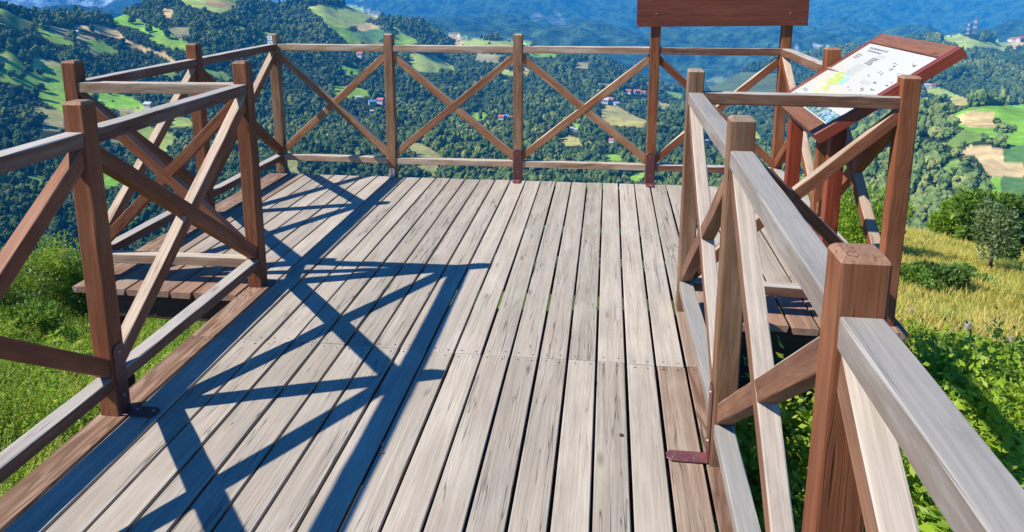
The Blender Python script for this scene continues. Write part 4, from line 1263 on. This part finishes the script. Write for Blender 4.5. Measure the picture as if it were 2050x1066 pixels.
# ------------------------------------------------------------------ far houses and masts
def house(u, v, wpx, label, roof='rooftile', wall='wallwhite', rz=None, tall=1.0):
    P = land_at(u, v)
    d = math.hypot(P[0], P[1])
    w = 1.15 * wpx * d / F_PX; dp = w * 0.75; h = w * 0.6 * tall
    if rz is None: rz = random.uniform(-0.6, 0.6)
    t = empty('farm_house', P, label, 'house', 'houses scattered on the far hills', rz)
    I = t.matrix_basis
    link_mesh('wall', box_mesh('wall', -w / 2, w / 2, -dp / 2, dp / 2, -1.5, h, 0), M[wall], t, I)
    bm = bmesh.new()
    e = w * 0.08; rh = w * 0.28
    pts = [(-w / 2 - e, -dp / 2 - e, h - 0.1), (w / 2 + e, -dp / 2 - e, h - 0.1), (w / 2 + e, dp / 2 + e, h - 0.1), (-w / 2 - e, dp / 2 + e, h - 0.1), (-w / 2 - e, 0, h + rh), (w / 2 + e, 0, h + rh)]
    V = [bm.verts.new(p) for p in pts]
    for f_ in ((0, 1, 5, 4), (2, 3, 4, 5), (0, 4, 3), (1, 2, 5), (3, 2, 1, 0)): bm.faces.new([V[i] for i in f_])
    bmesh.ops.recalc_face_normals(bm, faces=bm.faces)
    me = bpy.data.meshes.new('roof'); bm.to_mesh(me); bm.free()
    link_mesh('roof', me, M[roof], t, I)
    if wpx > 9:
        wm = box_mesh('window', -w * 0.07, w * 0.07, -0.12, 0.12, 0, h * 0.35, 0)
        for xx in (-w * 0.28, 0, w * 0.28):
            link_mesh('window', wm, M['winglass'], t, I @ Matrix.Translation((xx, -dp / 2, h * 0.45)))
    return t
for h_ in HOUSES: house(*h_)

def mast(u, v, hpx, label):
    P = land_at(u, v, 1500, 2700)
    d = math.hypot(P[0], P[1]); H = hpx * d / F_PX
    t = empty('radio_mast', P, label, 'mast', 'radio masts on the far right hill')
    I = t.matrix_basis
    secs = 6
    w0, w1 = H * 0.07, H * 0.025
    for i in range(secs):
        z0, z1 = H * i / secs, H * (i + 1) / secs
        a0, a1 = w0 + (w1 - w0) * i / secs, w0 + (w1 - w0) * (i + 1) / secs
        bm = bmesh.new()
        for sx, sy in ((-1, -1), (1, -1), (1, 1), (-1, 1)):
            r = 0.35
            lo = [bm.verts.new((sx * a0 + dx, sy * a0 + dy, z0)) for dx, dy in ((-r, -r), (r, -r), (r, r), (-r, r))]
            hi = [bm.verts.new((sx * a1 + dx, sy * a1 + dy, z1)) for dx, dy in ((-r, -r), (r, -r), (r, r), (-r, r))]
            for k in range(4): bm.faces.new((lo[k], lo[(k + 1) % 4], hi[(k + 1) % 4], hi[k]))
        me = bpy.data.meshes.new('mast_section'); bm.to_mesh(me); bm.free()
        o = link_mesh('mast_section', me, M['mast_red' if i % 2 else 'mast_white'], t, I)
        o['kind'] = 'stuff'
mast(1937, 70, 22, 'shorter red and white lattice mast, left of two on the hilltop')
mast(1950, 69, 28, 'taller red and white lattice mast, right of two on the hilltop')

# ------------------------------------------------------------------ near plants
def leaf_quads(c, nrm, ln, wd, rs, droop=0.3):
    """kite-shaped leaves; c (n,3) base points, nrm (n,3) directions the leaves point to"""
    n = len(c)
    d = nrm / (np.linalg.norm(nrm, axis=1, keepdims=True) + 1e-9)
    rnd = rs.normal(0, 1, (n, 3))
    side = np.cross(d, rnd); side /= (np.linalg.norm(side, axis=1, keepdims=True) + 1e-9)
    upv = np.cross(side, d)
    L = ln[:, None]; W = wd[:, None]
    p0 = c
    p1 = c + d * L * 0.45 + side * W * 0.5 + upv * L * 0.04
    p2 = c + d * L - upv * L * droop * 0.3
    p3 = c + d * L * 0.45 - side * W * 0.5 + upv * L * 0.04
    V = np.stack([p0, p1, p2, p3], 1).reshape(-1, 3)
    Q = np.arange(n * 4).reshape(-1, 4)
    return V, Q

def leafy_mesh(name, V, Q, tint, mat):
    me = mesh_np(name, V, Q)
    a = me.attributes.new('tint', 'FLOAT', 'FACE')
    if len(a.data) == len(tint): a.data.foreach_set('value', np.asarray(tint, np.float32))
    me.materials.append(mat)
    return me

def weed_proto(seed, mat, stems=14, h=0.5, spread=0.22, leaf=0.07, lw=0.035, per=12):
    rs = np.random.default_rng(seed)
    C, D, L, W, T = [], [], [], [], []
    for s in range(stems):
        a = rs.uniform(0, 6.28); lean = rs.uniform(0.0, 1.0) * spread
        hh = h * rs.uniform(0.5, 1.1)
        base = np.array([rs.normal(0, spread * 0.5), rs.normal(0, spread * 0.5), -0.05])
        tipv = base + np.array([lean * math.cos(a), lean * math.sin(a), hh])
        for k in range(per):
            t = 0.25 + 0.75 * (k + rs.random()) / per
            b = rs.uniform(0, 6.28)
            C.append(base + (tipv - base) * t)
            D.append([math.cos(b), math.sin(b), rs.uniform(-0.1, 0.7) + 0.5 * (t > 0.9)])
            q = leaf * rs.uniform(0.6, 1.2) * (1.15 - 0.5 * t); L.append(q); W.append(q * lw / leaf)
            T.append(np.clip(0.32 + 0.6 * t + rs.normal(0, 0.15), 0, 1))
    V, Q = leaf_quads(np.array(C), np.array(D), np.array(L), np.array(W), rs)
    return leafy_mesh('weed_clump', V, Q, T, mat)

def fern_proto(seed, mat, fronds=9, L0=0.55):
    rs = np.random.default_rng(seed)
    C, D, L, W, T = [], [], [], [], []
    for f in range(fronds):
        a = f / fronds * 6.28 + rs.normal(0, 0.25); el = rs.uniform(0.5, 1.15)
        ln = L0 * rs.uniform(0.7, 1.1); n = 16
        tone = rs.uniform(0.25, 0.65)
        for k in range(n):
            t = (k + 1) / n
            r_ = ln * (math.cos(el) * t + 0.25 * t * t); z = ln * (math.sin(el) * t - 0.45 * t * t)
            p = np.array([r_ * math.cos(a), r_ * math.sin(a), z])
            for sd in (-1, 1):
                C.append(p); pl = ln * 0.28 * (1 - t * 0.85) + 0.01
                dv = np.array([-math.sin(a) * sd + 0.5 * math.cos(a), math.cos(a) * sd + 0.5 * math.sin(a), -0.15 + rs.normal(0, 0.12)])
                D.append(dv); L.append(pl); W.append(0.030 + pl * 0.12); T.append(np.clip(tone + 0.35 * t + rs.normal(0, 0.1), 0, 1))
    V, Q = leaf_quads(np.array(C), np.array(D), np.array(L), np.array(W), rs)
    return leafy_mesh('fern_clump', V, Q, T, mat)

def grass_proto(seed, mat, blades=34, h=0.24):
    rs = np.random.default_rng(seed)
    V, Q, T = [], [], []
    for b in range(blades):
        a = rs.uniform(0, 6.28); x, y = rs.normal(0, 0.11, 2); hh = h * rs.uniform(0.5, 1.15); ln = rs.uniform(0.1, 0.6) * hh
        w = rs.uniform(0.003, 0.008)
        ex, ey = math.cos(a), math.sin(a); sx, sy = -ey * w, ex * w
        k = len(V)
        V += [(x - sx, y - sy, -0.03), (x + sx, y + sy, -0.03), (x + ex * ln * 0.35 + sx * 0.7, y + ey * ln * 0.35 + sy * 0.7, hh * 0.6), (x + ex * ln * 0.35 - sx * 0.7, y + ey * ln * 0.35 - sy * 0.7, hh * 0.6),
              (x + ex * ln + sx * 0.15, y + ey * ln + sy * 0.15, hh), (x + ex * ln - sx * 0.15, y + ey * ln - sy * 0.15, hh)]
        Q += [(k, k + 1, k + 2, k + 3), (k + 3, k + 2, k + 4, k + 5)]
        q = rs.uniform(0, 1); T += [q * 0.7, min(1, q * 0.7 + 0.3)]
    return leafy_mesh('grass_tuft', np.array(V), np.array(Q), T, mat)

weeds = [weed_proto(s, M['leaf_bright'], 15, 0.48, 0.22, 0.05, 0.022, 18) for s in (1, 2)] + [weed_proto(3, M['leaf_yellow'], 14, 0.5, 0.2, 0.042, 0.018, 16), weed_proto(4, M['leaf_mid'], 14, 0.42, 0.24, 0.058, 0.030, 14)]
ferns = [fern_proto(s, M['leaf_fern']) for s in (5, 6)] + [fern_proto(7, M['leaf_bright'], 8, 0.45)]
under_l = proto_collection('left_undergrowth', [w.copy() for w in weeds] + [ferns[0].copy(), weeds[0].copy(), weeds[2].copy(), grass_proto(20, M['grass_green'], 26, 0.42), grass_proto(21, M['grass_dry'], 14, 0.5), weed_proto(22, M['leaf_olive'], 6, 0.6, 0.12, 0.035, 0.012, 10)], None)
under_r = proto_collection('right_undergrowth', [w.copy() for w in weeds[:3]] + [f.copy() for f in ferns] + [ferns[0].copy()], None)
dry = proto_collection('meadow_grass', [grass_proto(s, M['grass_dry']) for s in (30, 31, 32)] + [grass_proto(33, M['grass_green'], 30, 0.2), grass_proto(34, M['grass_green'], 30, 0.24), weed_proto(35, M['leaf_olive'], 6, 0.3, 0.15, 0.04, 0.012, 8)], None)

def polar_points(n, a0, a1, r0, r1):
    a = RNG.uniform(a0, a1, n); r = np.sqrt(RNG.uniform(r0 * r0, r1 * r1, n))
    return r * np.sin(a), r * np.cos(a)
def put_on_hill(x, y): return np.stack([x, y, hill_z(x, y)], -1)
def off_deck(x, y):
    on = (x > -2.0) & (x < 0.80) & (y < 9.0) | (x > -2.95) & (x < 1.6) & (y > 3.1) & (y < 9.0)
    return ~on
deg = math.radians
# left of the deck
x, y = polar_points(6500, deg(-75), deg(-8), 2.2, 13.5)
m = off_deck(x, y); x, y = x[m], y[m]
P = put_on_hill(x, y); k = len(P)
s = RNG.uniform(0.6, 1.25, k) * np.clip(0.75 + 0.3 * fbm(x * 0.8, y * 0.8, 2, 12), 0.45, 1.3)
scatter('weeds', P, np.stack([RNG.normal(0, 0.12, k), RNG.normal(0, 0.12, k), RNG.uniform(0, 6.28, k)], -1), np.stack([s, s, s], -1), under_l, 'bright green weeds and grass on the slope left of the walkway')
# right of the deck
x, y = polar_points(10500, deg(2), deg(62), 1.0, 9.6)
edge = 8.4 + 0.9 * fbm(x * 0.5, y * 0.5, 2, 91)
m = off_deck(x, y) & (np.hypot(x, y) < edge); x, y = x[m], y[m]
P = put_on_hill(x, y); k = len(P)
s = RNG.uniform(0.7, 1.3, k) * np.clip(0.95 + 0.5 * fbm(x * 0.7, y * 0.7, 2, 13), 0.5, 1.5)
scatter('undergrowth', P, np.stack([RNG.normal(0, 0.15, k), RNG.normal(0, 0.15, k), RNG.uniform(0, 6.28, k)], -1), np.stack([s, s, s], -1), under_r, 'bright green ferns and low bushes below the right railing')
# meadow
x, y = polar_points(42000, deg(8), deg(50), 7.8, 41)
d_ = np.hypot(x, y)
m = RNG.random(len(x)) < np.clip(16 / d_, 0.25, 1.0); x, y = x[m], y[m]
x2, y2 = polar_points(7000, deg(8), deg(50), 7.6, 15); x, y = np.concatenate([x, x2]), np.concatenate([y, y2])
P = put_on_hill(x, y); k = len(P); d_ = np.hypot(x, y)
s = RNG.uniform(0.5, 1.15, k) * np.clip(0.9 + 0.5 * fbm(x * 0.3, y * 0.3, 3, 14), 0.4, 1.4) * np.where(d_ > 18, 1.15, 0.9)
scatter('meadow_grass', P, np.stack([RNG.normal(0, 0.15, k), RNG.normal(0, 0.15, k), RNG.uniform(0, 6.28, k)], -1), np.stack([s * 1.3, s * 1.3, s], -1), dry, 'dry yellow grass of the meadow right of the deck')

def shrub(name, label, cat, u, v, hpx, wpx, mat, seed, leaf=0.09, n=5200, blobs=12, group=None, trunk=0.0, flat=1.0, base=None, upright=0.0, lw=0.5, ground_v=None):
    """crown of many small leaves gathered in clumps, on a forked trunk"""
    P = np.array(base) if base is not None else ground_at(u, v)
    rs = np.random.default_rng(seed)
    d = np.linalg.norm(P - EYE)
    H, Wd = hpx * d / F_PX, wpx * d / F_PX
    t = empty(name, P, label, cat, group)
    I = t.matrix_basis
    C, D, L, T = [], [], [], []
    cl = []
    for b in range(blobs):
        a = rs.uniform(0, 6.28); q = math.sqrt(rs.uniform(0, 1)) * 0.36
        zz = trunk + (1 - trunk) * rs.uniform(0.18, 0.86)
        if upright: zz = trunk + (1 - trunk) * (b + 0.5) / blobs * 0.92; q *= (1.05 - zz) * 1.1
        br = rs.uniform(0.15, 0.26) * (1.0 if not upright else (1.2 - zz))
        cl.append((np.array([q * math.cos(a) * Wd, q * math.sin(a) * Wd, zz * H]), br, rs.uniform(0, 1)))
    per = n // blobs
    for c, br, tone in cl:
        v = rs.normal(0, 1, (per, 3)); v /= np.linalg.norm(v, axis=1, keepdims=True)
        rad = rs.uniform(0.35, 1.0, per) ** 0.5
        sub = vnoise(v[:, 0] * 2.7 + c[0] * 3 + 50, v[:, 2] * 2.7 + v[:, 1] * 1.9 + 50, seed)
        keep = sub > 0.28
        v, rad, sub = v[keep], rad[keep], sub[keep]
        p = c + v * rad[:, None] * np.array([br * Wd, br * Wd, br * H * flat]) * (0.8 + 0.4 * sub)[:, None]
        C.append(p); D.append(v + rs.normal(0, 0.55, v.shape) + np.array([0, 0, 0.25]))
        L.append(leaf * rs.uniform(0.6, 1.25, len(v)))
        T.append(np.clip(0.38 + 0.35 * (tone - 0.5) + 0.7 * (sub - 0.5) + rs.normal(0, 0.16, len(v)) + 0.15, 0, 1))
    C, D, L, T = np.concatenate(C), np.concatenate(D), np.concatenate(L), np.concatenate(T)
    C[:, 2] = np.maximum(C[:, 2], 0.02)
    V, Q = leaf_quads(C, D, L, L * lw, rs)
    link_mesh('crown', leafy_mesh('crown', V, Q, T, M[mat]), None, t, I)
    bm = bmesh.new()
    def limb(p, q, r0, r1):
        p, q = Vector(p), Vector(q); fr = frame(p, q)
        ln = (q - p).length
        lo = [bm.verts.new(fr @ Vector((0, r0 * math.cos(i * 1.0472), r0 * math.sin(i * 1.0472)))) for i in range(6)]
        hi = [bm.verts.new(fr @ Vector((ln, r1 * math.cos(i * 1.0472), r1 * math.sin(i * 1.0472)))) for i in range(6)]
        for i in range(6): bm.faces.new((lo[i], lo[(i + 1) % 6], hi[(i + 1) % 6], hi[i]))
    r0 = 0.035 * H if trunk else 0.015 * H
    fork = (0, 0, max(trunk, 0.12) * H)
    limb((0, 0, -0.2), fork, r0, r0 * 0.7)
    for c, br, tone in cl[:8]: limb(fork, c, r0 * 0.55, r0 * 0.15)
    me = bpy.data.meshes.new('trunk'); bm.to_mesh(me); bm.free()
    link_mesh('trunk', me, M['bark'], t, I)
    return t

GB = 'bushes below the left railing'
shrub('bush', 'dark green bush at the left edge below the railing', 'bush', 15, 672, 110, 130, 'leaf_dark', 1, 0.05, 9000, group=GB)
shrub('bush', 'tall bright yellow green bush between the left braces and corner post', 'bush', 108, 668, 165, 130, 'leaf_yellow', 2, 0.05, 14000, 22, lw=0.35, group=GB)
shrub('bush', 'mid green bush behind the corner post of the left wing', 'bush', 172, 655, 150, 90, 'leaf_mid', 3, 0.05, 8000, 16, group=GB)
shrub('bush', 'low olive bush in front of the dark left bush', 'bush', 70, 690, 60, 110, 'leaf_mid', 4, 0.06, 4000, group=GB)
shrub('bush', 'bright green bush behind the right wing railing under the panel', 'bush', 1720, 500, 118, 130, 'leaf_bright', 5, 0.10, 14000, 16)
GT = 'trees and bushes at the meadow edge'
shrub('bush', 'light green bush at the left of the meadow edge thicket', 'bush', 1903, 476, 72, 62, 'leaf_bright', 6, 0.20, 9000, group=GT)
shrub('broadleaf_tree', 'broad dark green tree in the middle of the meadow edge thicket', 'tree', 1958, 492, 98, 100, 'leaf_mid', 7, 0.20, 16000, 18, group=GT)
shrub('broadleaf_tree', 'dark green tree at the right end of the meadow edge thicket', 'tree', 2040, 505, 96, 110, 'leaf_dark', 8, 0.22, 16000, 18, group=GT)
shrub('broadleaf_tree', 'dark green tree beyond the right edge of the frame in the thicket', 'tree', 2110, 520, 110, 110, 'leaf_dark', 18, 0.22, 9000, 14, group=GT)
shrub('young_tree', 'slender young olive green tree standing alone on the yellow meadow', 'tree', 1981, 545, 108, 62, 'leaf_olive', 9, 0.12, 2600, 11, trunk=0.28)
shrub('bush', 'small dark bush beside the trunk of the young meadow tree', 'bush', 2012, 532, 42, 36, 'leaf_dark', 10, 0.16, 1600, 7)
GR = 'low bramble bushes across the meadow'
shrub('bramble_bush', 'low dark bramble beside the right corner post', 'bush', 1822, 580, 48, 80, 'leaf_mid', 11, 0.10, 4200, 12, GR, flat=0.8)
shrub('bramble_bush', 'wide low dark bramble in the middle of the bramble row', 'bush', 1880, 578, 42, 90, 'leaf_dark', 12, 0.10, 4200, 12, GR, flat=0.8)
shrub('bramble_bush', 'low dark bramble at the right end of the bramble row', 'bush', 1936, 577, 30, 76, 'leaf_mid', 13, 0.10, 3000, 10, GR, flat=0.8)
shrub('bramble_bush', 'tiny green bush alone in the grass below the bramble row', 'bush', 1877, 598, 26, 20, 'leaf_mid', 14, 0.08, 900, 6, GR)
GF = 'leafy bushes below the right railing'
shrub('leafy_bush', 'yellow flecked bush beside the foot of the right corner post', 'bush', 1870, 740, 74, 120, 'leaf_yellow', 15, 0.055, 5200, 14, GF)
shrub('leafy_bush', 'bright green bush right of the near handrail', 'bush', 1975, 810, 110, 150, 'leaf_bright', 16, 0.045, 12000, 16, GF)
shrub('leafy_bush', 'bright green bush at the right edge of the photo', 'bush', 2070, 860, 130, 170, 'leaf_bright', 17, 0.05, 12000, 16, GF)
shrub('leafy_bush', 'dark leaved bush behind the near handrail', 'bush', 1930, 760, 80, 110, 'leaf_mid', 19, 0.055, 4500, 12, GF)

# stakes in the grass
def stake(u, v, hpx, wpx, label, lean=0.1):
    P = ground_at(u, v); d = np.linalg.norm(P - EYE)
    H, w = hpx * d / F_PX, wpx * d / F_PX
    me = prism_mesh('stake', [(-0.15, -w / 2), (H, -w * 0.42), (H + w * 0.5, 0), (H * 0.96, w * 0.45), (-0.15, w / 2)], -w / 2, w / 2, w * 0.08)
    o = link_mesh('wooden_stake', me, M['stake'], None, frame(P, P + np.array([lean * H, 0, H])))
    tag(o, label, 'stake', 'bleached stakes in the grass')
stake(1820, 654, 34, 6, 'thin pale stake in the grass beside the right corner post', 0.02)
stake(1931, 690, 38, 9, 'thick split grey stake in the middle of the grass', 0.06)
stake(2024, 718, 36, 7, 'pale crooked stake near the right edge of the grass', -0.1)
stake(1886, 668, 18, 3, 'thin dry stalk stake left of the split stake', 0.05)

# dry twigs at the border of grass and undergrowth
def twigs():
    V, Q = [], []
    rs = np.random.default_rng(77)
    for i in range(520):
        u, v = rs.uniform(1890, 2090), rs.uniform(655, 752)
        if i % 8 == 0: base = ground_at(u, v, 30)
        p = base + np.array([rs.normal(0, 0.25), rs.normal(0, 0.25), rs.uniform(0, 0.12)])
        a = rs.uniform(0, 6.28); e = rs.uniform(0.0, 1.0); L = rs.uniform(0.15, 0.5); w = rs.uniform(0.003, 0.007)
        d = np.array([math.cos(a) * math.cos(e), math.sin(a) * math.cos(e), math.sin(e)])
        s_ = np.cross(d, [0, 0, 1.0]); s_ /= np.linalg.norm(s_) + 1e-9
        t_ = np.cross(d, s_)
        k = len(V)
        V += [p + s_ * w, p - s_ * w * 0.5 + t_ * w, p - s_ * w * 0.5 - t_ * w, p + d * L]
        Q += [(k, k + 1, k + 3), (k + 1, k + 2, k + 3), (k + 2, k, k + 3)]
    return mesh_np('dry_twigs', np.array(V), None, Q)
tw = link_mesh('dry_twigs', twigs(), M['twig'])
tag(tw, 'tangle of dry brown twigs where the grass meets the green bushes', None, None, 'stuff')

# ------------------------------------------------------------------ haze
zmin = float(min(ZZ.min(), Z2.min())) - 1.0
zmax = float(ZZ.max()) + 60.0
me = box_mesh('haze', float(XX.min()) - 300, float(XX.max()) + 300, -900, float(YY.max()) + 300, zmin, zmax, 0)
g = NT('haze_air')
pv = g.n('ShaderNodeVolumePrincipled')
pv.inputs['Density'].default_value = HAZE_DENSITY
pv.inputs['Color'].default_value = (*HAZE_COLOR, 1)
pv.inputs['Anisotropy'].default_value = -0.3
g.l(pv.outputs[0], g.out.inputs['Volume'])
hz = link_mesh('haze', me, g.m)
tag(hz, 'thin blue haze filling the air over the valley', None, None, 'stuff')
